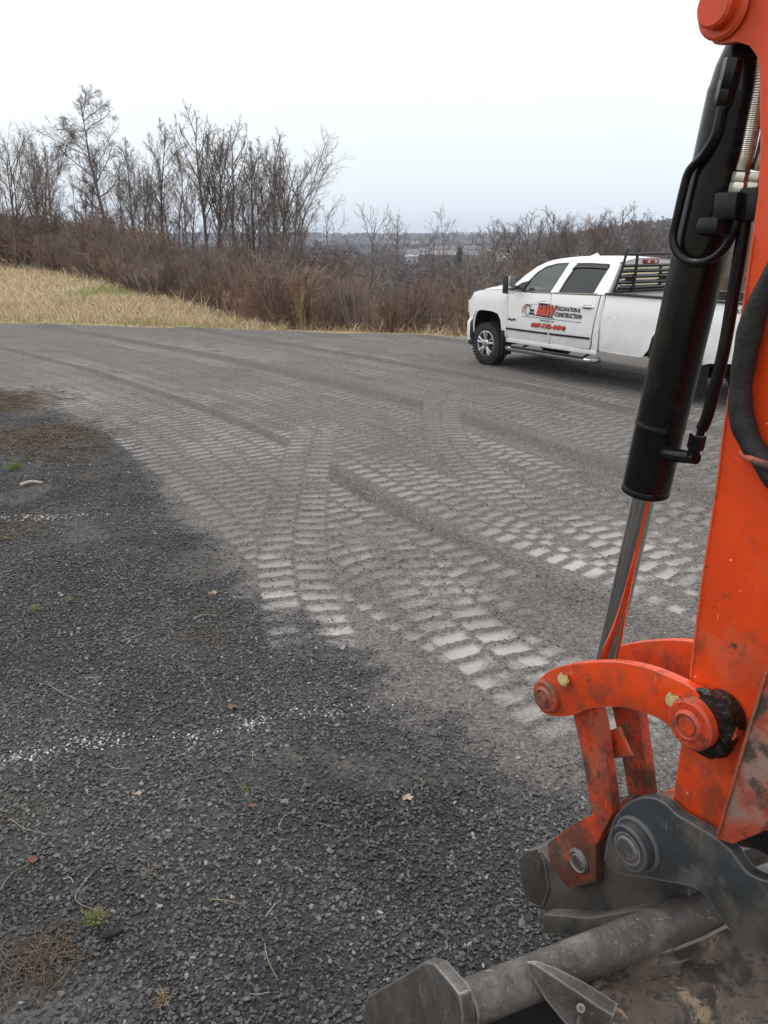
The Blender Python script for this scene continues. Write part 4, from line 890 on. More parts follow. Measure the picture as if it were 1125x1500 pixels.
    Lt = float((tA - d2 * .5 - tB) @ (-d2)); q2 = [p - d2 * Lt for p in q]; mb = MB(base); mb.add([p - d2 * .03 for p in q2] + q2, [tuple(range(k)), tuple(range(2 * k - 1, k - 1, -1))] + [(i, (i + 1) % k, k + (i + 1) % k, k + i) for i in range(k)]); mb.build('end_plate', steel, bk, bevel=.006)
    # curved back shell below the tube
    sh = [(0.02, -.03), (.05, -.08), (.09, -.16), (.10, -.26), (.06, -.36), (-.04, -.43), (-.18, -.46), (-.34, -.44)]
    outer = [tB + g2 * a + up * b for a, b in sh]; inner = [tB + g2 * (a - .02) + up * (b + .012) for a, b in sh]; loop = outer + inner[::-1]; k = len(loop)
    mb = MB(base); mb.add([p - d2 * .002 for p in loop] + [p - d2 * (Lt - .002) for p in loop], [(i, (i + 1) % k, k + (i + 1) % k, k + i) for i in range(k)] + [tuple(range(k)), tuple(range(2 * k - 1, k - 1, -1))]); mb.build('bucket_shell', shell_shade, bk)
    # toothed plate in front of the tube
    depthL, depthR = 1.70, 1.84
    lip = [(858, 1434), (870, 1420), (885, 1412), (905, 1407), (945, 1400), (993, 1389), (1031, 1374), (1062, 1358), (1100, 1352), (1160, 1350)]
    low = [(846, 1500), (862, 1512), (880, 1522), (905, 1530), (945, 1545), (993, 1560), (1031, 1570), (1062, 1580), (1100, 1590), (1160, 1600)]
    def D(px): return depthL + (depthR - depthL) * min(1, max(0, (px - 770) / 290.))
    rows = []
    for t in np.linspace(0, 1, 9):
        row = []
        for (x0, y0), (x1, y1) in zip(lip, low):
            x = x0 + (x1 - x0) * t; y = y0 + (y1 - y0) * t; dd = D(x) - .10 * t + .07 * (1 - t) ** 2 + .022 * smooth(.03, .08, t) * smooth(.30, .22, t) + .012 * math.sin(x * .045 + t * 7)
            row.append(CAMP + ray(x, y) * dd)
        rows.append(row)
    k = len(lip); mb = MB(base); bk_off = np.array([.0, .03, -.015]); nr = len(rows); allp = [p for r_ in rows for p in r_]
    mb.add(allp + [p + bk_off for p in allp], [(i * k + j, i * k + j + 1, (i + 1) * k + j + 1, (i + 1) * k + j) for i in range(nr - 1) for j in range(k - 1)] + [(nr * k + i * k + j, nr * k + (i + 1) * k + j, nr * k + (i + 1) * k + j + 1, nr * k + i * k + j + 1) for i in range(nr - 1) for j in range(k - 1)]
           + [(j, nr * k + j, nr * k + j + 1, j + 1) for j in range(k - 1)] + [((i) * k, (i + 1) * k, nr * k + (i + 1) * k, nr * k + i * k) for i in range(nr - 1)])
    tp = mb.build('toothed_plate', dirty, E, auto=50)
    ridge = MB(base).tube([CAMP + ray(x, y - 1) * (D(x) + .035) for x, y in lip], .0045, 8).build('lip_edge', dirty, tp)
    # tooth: wedge with a sharp worn tip, on an adapter
    dt = 1.66; tip = CAMP + ray(772, 1410) * 1.70
    sec = [((778, 1430), (786, 1407)), ((800, 1466), (818, 1419)), ((828, 1500), (852, 1436)), ((856, 1524), (884, 1456)), ((880, 1534), (905, 1470))]
    bn = -ray(830, 1455); bn = bn / np.linalg.norm(bn); V = [tip, tip + bn * .004, tip + np.array([0, 0, .004]), tip - bn * .004]; F = [(0, 1, 2, 3)]
    for i, (a, b) in enumerate(sec):
        th = (.010, .022, .030, .034, .036)[i]; dd_ = dt + .03 - .008 * i; pa = CAMP + ray(*a) * dd_; pb = CAMP + ray(*b) * dd_
        V += [pa, pa * .28 + pb * .72 + bn * th, pb, pa * .5 + pb * .5 - bn * th]
        o_ = 4 * i; F += [(o_ + j, o_ + (j + 1) % 4, o_ + 4 + (j + 1) % 4, o_ + 4 + j) for j in range(4)]
    F.append((len(V) - 4, len(V) - 3, len(V) - 2, len(V) - 1))
    tooth = MB(base).add(V, F).build('tooth', steel, tp, bevel=.003)
    MB(base).lathe(CAMP + ray(851, 1477) * 1.618, -ray(851, 1477), [(-.03, .010), (.0, .010), (.004, .008), (.005, 0)], 14).build('tooth_pin', steel, tooth)
    MB(base).box(CAMP + ray(893, 1505) * 1.67, (.06, .06, .07), Matrix.Rotation(R(35), 3, 'Y')).build('tooth_adapter', dirty, tp, bevel=.014)

    # ---- hydraulic lines
    def wpath(pts, w): return [at(x, y, (w if not isinstance(w, list) else w[i])) for i, (x, y) in enumerate(pts)]
    sp = lambda pts, w, k=8: spline(wpath(pts, w), k)
    l_ = MB(base).tube(sp([(1057, 158), (1053, 178), (1047, 200), (1030, 228), (1010, 250), (1001, 278), (993, 312), (986, 345), (990, 366), (1003, 380), (1022, 385), (1045, 378), (1064, 360), (1074, 338), (1078, 322)], -.066), .0085, 12).build('steel_line', black, cyl)
    for (px, py, ln, r_) in ((1070, 108, .05, .0175), (1062, 136, .045, .0165)): MB(base).lathe(at(px, py, -.064) - ax * ln / 2, ax, [(0, r_ - .002), (.003, r_), (ln - .003, r_), (ln, r_ - .002)], 6).build('hex_fitting', black, cyl)
    MB(base).tube([at(1074, 100, -.058), at(1058, 160, -.066)], .009, 10).build('line_stub', black, cyl)
    # clamp with bolt
    cl_ = MB(base).box(at(1052, 333, -.07), (.075, .05, .034), Matrix.Rotation(AZ, 3, 'Z') @ Matrix.Rotation(R(4), 3, 'Y')).build('line_clamp', black, cyl, bevel=.012); MB(base).lathe(at(1037, 330, -.098), -n, [(-.02, .010), (.008, .010), (.009, .006), (.009, 0)], 6).build('clamp_bolt', black, cl_)
    MB(base).box(at(1069, 302, -.068), (.034, .05, .05), Matrix.Rotation(AZ, 3, 'Z')).build('coupling_block', black, cyl, bevel=.006); MB(base).box(at(1098, 300, -.05), (.032, .05, .06), Matrix.Rotation(AZ, 3, 'Z')).build('coupling_block', black, cyl, bevel=.006)
    # second line down the outside to the rod-end port
    MB(base).tube(sp([(1092, 320), (1084, 372), (1073, 440), (1062, 505), (1048, 565), (1036, 610), (1028, 628)], [-.05, -.045, -.04, -.04, -.04, -.04, -.04], 6), .0125, 14).build('steel_line', black, cyl)
    MB(base).tube([at(1030, 620, -.04), at(1022, 650, -.04)], .0085, 12).build('line_stub', black, cyl); MB(base).lathe(at(1023, 636, -.04), at(1017, 662, -.04) - at(1023, 636, -.04), [(0, .015), (.002, .0175), (.032, .0175), (.034, .015)], 6).build('hex_fitting', black, cyl)
    MB(base).tube([at(965, 660, -.01), at(990, 667, -.035), at(1020, 671, -.04)], [.02, .015, .014], 12).tube([at(1012, 672, -.04), at(1020, 652, -.04)], .013, 10).build('port_elbow', black, cyl)
    # braided hoses and their crimped fittings
    for dx, w in ((0, -.055), (24, -.035)):
        pth = sp([(1124 + dx * .8, 60), (1114 + dx, 130), (1104 + dx, 180), (1095 + dx * .95, 225), (1088 + dx * .9, 250)], w, 30); rr_ = [.0125 + .0011 * (i % 2) for i in range(len(pth))]
        h = MB(base).tube(pth, rr_, 14).build('braided_hose', zinc, cyl)
        for (py0, r_, ln) in ((252, .0155, .022), (267, .0175, .024), (282, .0155, .016)):
            MB(base).lathe(at(1087 + dx * .85 - (py0 - 252) * .18, py0, w), ax, [(0, r_ - .002), (.003, r_), (ln - .003, r_), (ln, r_ - .002)], 6).build('hex_fitting', zinc, h)
    # sleeved hose looping over the stick, held by a welded orange bar
    hp = sp([(1190, 330), (1150, 380), (1122, 425), (1103, 470), (1092, 520), (1085, 570), (1086, 610), (1098, 645), (1118, 675), (1150, 715), (1200, 750)], [-.10, -.105, -.108, -.11, -.11, -.11, -.11, -.11, -.11, -.11, -.11], 10)
    wr = [.0215 + .0012 * math.sin(i * .23) + .0006 * math.sin(i * .61) for i in range(len(hp))]
    MB(base).tube(hp, wr, 16).build('sleeved_hose', sleeve, E)
    MB(base).tube(sp([(1087, 664), (1096, 671), (1112, 678), (1140, 686), (1180, 694)], [-.088, -.125, -.137, -.137, -.10], 6), .0075, 10).build('hose_guard', worn, E)
    # ---- boom, swing post and tracks (beside and behind the viewpoint) that carry the stick
    pu, pv = .56, 2.98; pin('boom_pin', pu, pv, -.20, .20, .05, worn)
    bp = [(pu + .10, pv - .10), (pu + .10, pv + .12), (pu - .25, pv + .42), (-.45, 3.75), (-.85, 3.72), (-1.35, 3.2), (-1.72, 2.2), (-1.95, 1.25), (-1.75, .98), (-1.48, 1.2), (-1.25, 2.2), (-.95, 2.95), (-.60, 3.22), (pu - .25, pv + .10)]
    plate_uv('boom', bp, -.155, -.105, orange); plate_uv('boom', bp, .105, .155, orange); plate_uv('boom', [(a, b) for a, b in bp[2:-1]], -.104, .104, orange)
    MB(base).box(P3(-2.0, 0, .95), (.5, .5, .9), Matrix.Rotation(AZ, 3, 'Z')).box(P3(-2.6, -.4, .75), (1.5, 1.2, .3), Matrix.Rotation(AZ, 3, 'Z')).build('swing_post', orange, E, bevel=.05)
    for w in (-1.25, .35):
        lp = [(-3.6 + .33 * math.cos(a), .33 + .33 * math.sin(a)) for a in np.linspace(R(90), R(270), 9)] + [(-1.7 + .33 * math.cos(a), .33 + .33 * math.sin(a)) for a in np.linspace(R(-90), R(90), 9)]
        plate_uv('track', lp, w - .2, w + .2, blackr, bevel=.02)
    return E
make_excavator()

# ------------------------------------------------------------------ bare trees and brush
def tubes_np(lines, sides):
    """lines: list of (pts (k,3), radii (k)) -> verts, quads"""
    V = []; F = []; b = 0
    for P, rad in lines:
        k = len(P); d = np.gradient(P, axis=0); d /= np.linalg.norm(d, axis=1)[:, None] + 1e-9
        ref = np.array([.31, .95, .05]) if abs(d[0, 2]) > .7 else np.array([0, 0, 1.0])
        s = np.cross(d, ref); s /= np.linalg.norm(s, axis=1)[:, None] + 1e-9; t = np.cross(s, d)
        a = 2 * math.pi * np.arange(sides) / sides
        ring = P[:, None] + rad[:, None, None] * (np.cos(a)[None, :, None] * s[:, None] + np.sin(a)[None, :, None] * t[:, None])
        V.append(ring.reshape(-1, 3)); i, j = np.meshgrid(np.arange(k - 1), np.arange(sides), indexing='ij')
        F.append((b + np.stack([i * sides + j, i * sides + (j + 1) % sides, (i + 1) * sides + (j + 1) % sides, (i + 1) * sides + j], -1)).reshape(-1, 4)); b += k * sides
    return np.concatenate(V), np.concatenate(F)

def grow(seed, H, r0, levels, stems=1, lean=.05):
    """unit plant of height H. levels: list of dicts(n, frac0, ang, len, wander, up, rmin)"""
    rg = np.random.default_rng(seed); out = [[] for _ in range(len(levels) + 1)]
    def line(p, d, L, r, rend, k, wander, upw):
        pts = [p]; d = d / np.linalg.norm(d)
        for i in range(k):
            d = d + rg.normal(0, wander, 3) + np.array([0, 0, upw]); d /= np.linalg.norm(d); pts.append(pts[-1] + d * L / k)
        return np.array(pts), np.linspace(r, rend, k + 1)
    def rec(P, rad, lev, L):
        if lev >= len(levels): return
        q = levels[lev]; cnt = max(1, int(round(q['n'] * rg.uniform(.75, 1.25))))
        for c in range(cnt):
            t = q['f0'] + (1 - q['f0']) * (c + rg.random()) / cnt; x = t * (len(P) - 1); i = min(int(x), len(P) - 2); a = x - i
            p = P[i] * (1 - a) + P[i + 1] * a; r = (rad[i] * (1 - a) + rad[i + 1] * a)
            ax = P[i + 1] - P[i]; ax /= np.linalg.norm(ax); s = rg.normal(0, 1, 3); s -= ax * (s @ ax); s /= np.linalg.norm(s) + 1e-9
            an = R(q['ang'] * rg.uniform(.65, 1.35)); d = ax * math.cos(an) + s * math.sin(an)
            ll = L * q['len'] * ((.62 + .6 * math.sin(math.pi * min(1, max(0, (t - q['f0']) / (1 - q['f0']))) ** .8)) * (1 - .25 * t) if lev == 0 else 1 - .35 * t) * rg.uniform(.7, 1.25); rr = max(q['rmin'], r * q.get('rk', .5))
            PP, RR = line(p, d, ll, rr, max(q['rmin'] * .6, rr * .3), q.get('k', 4), q['wander'], q['up']); out[lev + 1].append((PP, RR)); rec(PP, RR, lev + 1, ll)
    for s in range(stems):
        d = np.array([rg.normal(0, lean), rg.normal(0, lean), 1.0]); p0 = np.array([rg.normal(0, .12 * (stems > 1)), rg.normal(0, .12 * (stems > 1)), -.15])
        L = H * (1 if stems == 1 else rg.uniform(.65, 1.05))
        P, rad = line(p0, d, L, r0 * (1 if s == 0 else rg.uniform(.5, .9)), max(.010, r0 * .12), 12, .055 if H < 2 else .032, .03); out[0].append((P, rad)); rec(P, rad, 0, L)
    return out

bark = mat('tree_bark', (.15, .13, .118), .95, var=.35, vscale=6, bump=.4, bscale=20, objvar=.28, spec=.1)
twigm = mat('tree_twig', (.20, .160, .142), .95, var=.25, vscale=2, objvar=.25, spec=.1)
brushm = [mat('brush_twig_red', (.225, .152, .120), .95, var=.3, vscale=1.5, objvar=.45, spec=.1), mat('brush_twig_grey', (.26, .205, .170), .95, var=.3, vscale=1.5, objvar=.25, spec=.1), mat('brush_twig_tan', (.36, .26, .155), .95, var=.3, vscale=1.5, objvar=.25, spec=.1)]
palebark = mat('pale_bark', (.30, .265, .23), .9, var=.35, vscale=9, spec=.1)

def plant_meshes(name, out, ntrunk, m1, m2):
    tr = sum(out[:ntrunk], []); cr = sum(out[ntrunk:], []); res = []
    for nm, ln, sd, mm in (('trunk', tr, 6, m1), ('crown', cr, 3, m2)):
        if not ln: continue
        v, f_ = tubes_np(ln, sd); o = obj_np(nm, v, f_, mm, smoothed=(sd > 3)); me = o.data; bpy.data.objects.remove(o); res.append((nm, me))
    return res
L4 = lambda n, f0, ang, ln, wa, up, rm, rk=.5, k=4: dict(n=n, f0=f0, ang=ang, len=ln, wander=wa, up=up, rmin=rm, rk=rk, k=k)
TREES = {
    'upright': plant_meshes('t', grow(1, 10, .15, [L4(13, .30, 36, .36, .07, .08, .03), L4(7, .2, 36, .45, .10, .05, .013), L4(5, .2, 38, .5, .11, .04, .0075, .5, 3), L4(3, .2, 34, .6, .1, .03, .006, .6, 2)], stems=2, lean=.07), 2, bark, twigm),
    'fan': plant_meshes('t', grow(31, 10, .17, [L4(13, .18, 38, .56, .07, .09, .035), L4(8, .2, 32, .42, .10, .06, .014), L4(6, .2, 38, .5, .12, .04, .008, .5, 3), L4(3, .2, 34, .6, .1, .03, .006, .6, 2)], stems=2, lean=.05), 2, bark, twigm),
    'shaggy': plant_meshes('t', grow(33, 10, .16, [L4(18, .30, 54, .30, .15, .06, .03), L4(8, .2, 42, .5, .16, .02, .014), L4(9, .2, 48, .5, .18, -.02, .008, .5, 3), L4(5, .2, 42, .6, .2, -.03, .006, .6, 2)]), 2, bark, twigm),
    'poplar': plant_meshes('t', grow(5, 10, .13, [L4(18, .25, 34, .28, .07, .07, .025), L4(6, .2, 34, .45, .10, .05, .012), L4(6, .2, 36, .55, .1, .04, .008, .5, 3), L4(4, .3, 30, .6, .1, .05, .007, .6, 2)], lean=.03), 2, bark, twigm),
    'twin': plant_meshes('t', grow(8, 10, .13, [L4(11, .45, 34, .30, .09, .08, .025), L4(6, .2, 36, .48, .11, .06, .013), L4(5, .2, 40, .5, .12, .04, .008, .5, 3), L4(3, .3, 34, .6, .1, .05, .006, .6, 2)], stems=2, lean=.09), 2, bark, twigm),
    'thin': plant_meshes('t', grow(9, 10, .075, [L4(12, .35, 34, .26, .08, .09, .018), L4(6, .2, 34, .5, .10, .06, .010, .5, 3), L4(4, .2, 36, .6, .1, .05, .008, .6, 2)], lean=.06), 2, bark, twigm),
    'sapling': plant_meshes('t', grow(14, 10, .13, [L4(9, .28, 36, .50, .07, .10, .04), L4(6, .25, 34, .42, .08, .06, .022), L4(3, .3, 34, .5, .08, .05, .016, .6, 3)], lean=.05), 2, bark, twigm),
    'pale': plant_meshes('t', grow(21, 10, .12, [L4(9, .25, 40, .50, .09, .08, .04), L4(7, .2, 38, .45, .10, .05, .022), L4(5, .2, 38, .5, .12, .04, .014, .6, 3)], stems=3, lean=.22), 2, palebark, palebark),
}
SHRUBS = {}
for i in range(5):
    o_ = grow(40 + i, 1.0, .014, [L4(6, .12, 36, .46, .13, .04, .0052, .6, 4), L4(5, .15, 40, .5, .16, .02, .0036, .6, 3), L4(3, .2, 42, .55, .16, .01, .0028, .7, 2)], stems=10 + i, lean=.34)
    SHRUBS['bushy%d' % i] = plant_meshes('s', o_, 1, brushm[0], brushm[0])
for i in range(3):
    o_ = grow(60 + i, 1.0, .008, [L4(6, .25, 20, .30, .06, .05, .0032, .6, 3), L4(4, .2, 26, .5, .08, .04, .0022, .6, 2)], stems=22, lean=.16)
    SHRUBS['wand%d' % i] = plant_meshes('s', o_, 1, brushm[2], brushm[2])
def place(kind_meshes, name, loc, sx, sz, rz, label, cat, group=None, mats=None, top='crown', stem='trunk'):
    e_ = empty(name, loc, rz); e_.scale = (sx, sx, sz); tag(e_, label, cat, group)
    for nm, me in kind_meshes:
        o = bpy.data.objects.new({'trunk': stem, 'crown': top}[nm], me); COL.objects.link(o); o.parent = e_
        if mats is not None:
            o.material_slots[0].link = 'OBJECT'; o.material_slots[0].material = mats
    return e_
def spot(px, dist):
    """ground point in the direction of a pixel column at a given distance"""
    r = ray(px, 350); a = r[:2] / np.linalg.norm(r[:2]); x, y = a * dist; return np.array([x, y, float(terrain_h(x, y))])
def tree_at(px, top, dist, kind, label, group=None, wide=1.0, name='bare_tree', mats=None, seed=None):
    p = spot(px, dist); r = ray(px, top); zt = CAMH + r[2] / np.hypot(r[0], r[1]) * dist; h = max(1.5, zt - p[2]) / MAXZ[kind]
    return place(TREES[kind], name, tuple(p), h * wide, h, (seed if seed is not None else px * .137) % 6.28, label, 'tree', group, mats)
MAXZ = {}
for k_, ms in TREES.items():
    z = 0
    for nm, me in ms:
        c = np.empty(len(me.vertices) * 3, np.float32); me.vertices.foreach_get('co', c); z = max(z, np.percentile(c[2::3], 99.7))
    MAXZ[k_] = float(z)

MAIN = [
    (18, 178, 47, 'fan', 'bare spreading tree at the open left end of the tree row', 1.0, 1.0),
    (52, 205, 44, 'twin', 'bare dark tree with three stems beside the spreading end tree', .85, 2.0),
    (80, 190, 50, 'fan', 'bare broom-crowned tree with many fine upright branches over the field edge', .95, 3.1),
    (158, 128, 50, 'shaggy', 'tallest bare tree of the row with a shaggy twiggy crown', .95, .5),
    (180, 230, 46, 'twin', 'bare crooked tree under the tallest shaggy tree', .9, 1.4),
    (236, 172, 50, 'poplar', 'bare narrow tree with a single pointed leader', 1.0, 2.2),
    (268, 215, 46, 'twin', 'bare low forked tree beside the pointed narrow tree', .9, 4.0),
    (305, 156, 49, 'upright', 'tall bare tree with long slanting upright limbs', .85, 4.4),
    (338, 172, 47, 'upright', 'bare tree with a tall dense upright crown mid-row', .85, 1.0),
    (372, 205, 48, 'poplar', 'bare slim tree between two dense upright crowns', 1.2, 3.0),
    (402, 195, 46, 'upright', 'bare tree with straight ascending limbs near the row end', .8, 5.6),
    (432, 194, 44, 'fan', 'bare wide fan-shaped tree standing last before the valley view', 1.05, 2.55),
]
for px, top, dist, kind, lab, wd, sd_ in MAIN: tree_at(px, top, dist, kind, lab, None, wd, seed=sd_)
LAND = [(18, 'the spreading end tree'), (80, 'the broom-crowned tree'), (158, 'the tallest shaggy tree'), (236, 'the pointed narrow tree'), (305, 'the tall tree with slanting limbs'), (338, 'the dense upright tree'), (372, 'the slim tree'), (402, 'the straight-limbed tree'), (432, 'the wide fan-shaped tree'),
        (490, 'the gap after the fan-shaped tree'), (540, 'the whip-shooted sapling'), (590, 'the shorter sapling'), (640, 'the far pink building'), (700, 'the pale-barked leaning shrub tree'), (760, 'the truck hood'), (830, 'the truck doors'), (900, 'the truck cab back'), (990, 'the truck bed'), (1100, 'the orange excavator stick')]
def landmark(px): return min(LAND, key=lambda q: abs(q[0] - px))[1]
def px_of(x, y): return 562.5 + FPX * x / (y * math.cos(PITCH) + (CAMH - 1) * math.sin(PITCH))
rb = np.random.default_rng(11)
for i in range(46):      # thin trees of the row behind
    px = rb.uniform(-60, 452); tp = rb.uniform(195, 290) + max(0, px - 350) * .4
    tree_at(px, tp, rb.uniform(50, 62), rb.choice(['thin', 'thin', 'thin', 'poplar']), 'thin bare tree in the back rows behind ' + landmark(px), 'thin trees in the back rows', rb.uniform(.9, 1.3), seed=float(rb.uniform(0, 6)))
tree_at(540, 296, 25.5, 'sapling', 'bare sapling with long whip-like shoots rising above the brush', None, .95, 'bare_sapling', seed=.9)
tree_at(590, 322, 27, 'sapling', 'shorter bare sapling beside the whip-shooted sapling in the brush', None, .9, 'bare_sapling', seed=2.4)
tree_at(632, 325, 30, 'thin', 'thin bare sapling in front of the far pale buildings', None, 1.4, 'bare_sapling', seed=3.3)
tree_at(700, 352, 26, 'pale', 'pale-barked leaning shrub tree behind the truck hood', None, 1.0, 'bare_sapling', seed=1.8)
for i, (px, tp, ds, kd) in enumerate(((735, 318, 34, 'twin'), (768, 308, 36, 'upright'), (802, 318, 33, 'sapling'), (820, 304, 44, 'upright'), (842, 312, 40, 'fan'), (868, 308, 46, 'upright'), (900, 298, 48, 'upright'), (925, 308, 42, 'twin'), (955, 318, 44, 'fan'), (985, 325, 38, 'twin'), (1060, 315, 42, 'twin'), (1100, 300, 40, 'fan'))):
    tree_at(px, tp, ds, kd, dict(twin='three-stemmed', upright='upright', fan='spreading', sapling='whippy')[kd] + ' low bare tree rising from the brush by ' + landmark(px), 'low trees beyond the truck', 1.25, seed=i * 1.1)
# evergreen far off by the pale buildings
def evergreen(px, top, dist):
    p = spot(px, dist); r = ray(px, top); H_ = CAMH + r[2] / np.hypot(r[0], r[1]) * dist - p[2]; e_ = empty('evergreen_tree', tuple(p)); tag(e_, 'dark evergreen tree by the far pale buildings', 'tree')
    MB().tube([(0, 0, 0), (0, 0, H_)], [H_ * .02, .05], 6).build('trunk', bark, e_); rg = np.random.default_rng(4); n_ = 1500; z = rg.random(n_) ** 1.2; a = rg.random(n_) * 6.28; rr = (1 - z) * H_ * .27 * rg.uniform(.3, 1, n_)
    c = np.stack([rr * np.cos(a), rr * np.sin(a), H_ * (.12 + .88 * z)], -1); s = H_ * .05; d = rg.normal(0, s, (n_, 3, 3)); v = (c[:, None] + d).reshape(-1, 3)
    obj_np('crown', v, np.arange(n_ * 3).reshape(-1, 3), mat('evergreen_needles', (.075, .085, .05), .9, var=.3), e_)
evergreen(674, 364, 480)

# brush thicket
nb = 0
def shrub(x, y, h, wide, kind, mi, label, group):
    z = float(terrain_h(x, y)); place(SHRUBS[kind], 'bare_shrub', (x, y, z), h * wide, h, rb.uniform(0, 6.28), label, 'shrub', group, brushm[mi], top='twigs', stem='stems')
bl = np.array(BRUSH); seg = np.hypot(*np.diff(bl, axis=0).T); cum = np.concatenate([[0], np.cumsum(seg)])
for row, (off, hh, cnt) in enumerate(((.5, 1.15, 64), (1.8, 1.45, 60), (3.6, 1.65, 54), (6.2, 1.8, 44), (10.5, 2.0, 36), (17, 2.3, 26))):
    for i in range(cnt):
        s = cum[-1] * (i + rb.random()) / cnt; x = float(np.interp(s, cum, bl[:, 0])); y = float(np.interp(s, cum, bl[:, 1]))
        d = math.hypot(x, y); k_ = (off * (1 + .02 * (d - 20)) + rb.uniform(-.4, .6)); x2 = x * (1 + k_ / d); y2 = y * (1 + k_ / d)
        if abs(math.atan2(x2, y2)) > R(44): continue
        drop = max(0, -float(terrain_h(x2, y2))) if x2 / y2 > -.2 else 0
        h = hh * rb.uniform(.6, 1.3) * (1.0 + .35 * smooth(25, 45, d)) + .66 * drop
        mi = int(rb.choice([0, 1])); lm = landmark(px_of(x2, y2)); depth_w = ('low front-edge', 'second-row', 'mid-thicket', 'deep-set', 'tall deep-set', 'rearmost tall')[row]
        lab = (('red-brown ' if mi == 0 else 'grey-brown ') + depth_w + ' leafless shrub by ' + lm, ('red-brown' if mi == 0 else 'grey-brown') + ' thicket shrubs')
        pxx = px_of(x2, y2); h *= (1 - .16 * float(smooth(400, 480, pxx))) * (.9 if 560 < pxx < 720 else 1)
        shrub(x2, y2, h, rb.uniform(1.0, 1.35), ('wand%d' % rb.integers(3)) if rb.random() < .14 else ('bushy%d' % rb.integers(5)), mi, *lab); nb += 1
for i in range(14):      # tan wand-like stems along the foot of the brush
    px = rb.uniform(300, 500) if i < 18 else rb.uniform(500, 690); s = rb.uniform(-.5, .5)
    p = hit(px, np.interp(px, [300, 420, 500, 690], [455, 482, 487, 493]) - 1); x, y = p[0], p[1] + .4 + s
    shrub(x, y, rb.uniform(.7, 1.25), rb.uniform(.8, 1.1), 'wand%d' % rb.integers(3), 2, 'tan upright stalky clump at the thicket foot by ' + landmark(px), 'tan stalky clumps')

for i in range(26):      # slim dark saplings standing up out of the brush
    px = rb.uniform(10, 700); p = spot(px, float(np.interp(px, [0, 100, 200, 300, 420, 700], [44, 40, 33, 27, 23, 21.5])) + rb.uniform(.6, 5)); hgt = rb.uniform(2.0, 3.6)
    sc_ = hgt / MAXZ['thin']; place(TREES['thin'], 'bare_sapling', tuple(p), sc_ * rb.uniform(1.1, 1.6), sc_, rb.uniform(0, 6), 'slim dark sapling in the brush by ' + landmark(px), 'tree', 'slim saplings in the brush')
# dry grass: far field and fringes
def grass():
    rg = np.random.default_rng(5); n_ = 260000
    a = rg.uniform(R(-40), R(12), n_); d = np.sqrt(rg.uniform(19.0 ** 2, 62 ** 2, n_)); d = np.where(rg.random(n_) < .35, rg.uniform(19, 30, n_), d); x = d * np.sin(a); y = d * np.cos(a)
    e_ = y - lot_edge(x); b_ = brush_d(x, y); nz = fbm(x, y, 2.2, 120)
    k = (e_ > .15 + .7 * (nz - .3)) & (b_ < 1.6) & (rg.random(n_) < .35 + .9 * nz) & ((x / y < -.12) | (rg.random(n_) < .12)); x, y, d, e_, b_ = x[k], y[k], d[k], e_[k], b_[k]; n_ = len(x)
    z = terrain_h(x, y); green = smooth(.55, .7, fbm(x, y, 5, 1)) * .8 + .8 * smooth(1.6, .2, e_) * (fbm(x, y, 3, 44) > .42)
    h = rg.uniform(.06, .22, n_) * (1 + .7 * smooth(.45, .7, fbm(x, y, 1.1, 77))) * (1 - .55 * np.clip(green, 0, 1)) * smooth(0, 1.6, e_ + .5); tall = rg.random(n_) < .012 + .06 * smooth(-3, .5, b_); h = np.where(tall, h * rg.uniform(1.4, 2.6, n_), h)
    w = rg.uniform(.005, .012, n_) * (.7 + d / 40); t = rg.uniform(0, 6.28, n_); lx = rg.normal(0, .75, n_) * h; ly = rg.normal(0, .75, n_) * h; cx = np.cos(t) * w; cy = np.sin(t) * w; q = np.zeros((n_, 4, 3))
    q[:, 0] = np.stack([x - cx, y - cy, z - .03], -1); q[:, 1] = np.stack([x + cx, y + cy, z - .03], -1); q[:, 2] = np.stack([x + lx + cx * .3, y + ly + cy * .3, z + h], -1); q[:, 3] = np.stack([x + lx - cx * .3, y + ly - cy * .3, z + h], -1)
    g = np.clip(green, 0, 1)[:, None] * rg.uniform(.4, 1, n_)[:, None]; v = rg.uniform(.65, 1.25, n_)[:, None]; rust = ((rg.random(n_) < .10 + .25 * smooth(-1.5, .5, b_)) & ~tall)[:, None]
    c = (np.array([.60, .495, .335]) * (1 - g) + np.array([.30, .32, .12]) * g) * v; c = np.where(rust, np.array([.38, .23, .12]) * v, c)
    m = mat('dry_grass', (.4, .3, .2), .9, attr='col', var=.1, spec=.15)
    o = obj_np('dry_grass', q.reshape(-1, 3), np.arange(n_ * 4).reshape(-1, 4), m, col=np.repeat(c, 4, 0)); tag(o, 'dry tan grass with green patches covering the rising field', 'grass', kind='stuff')
grass()

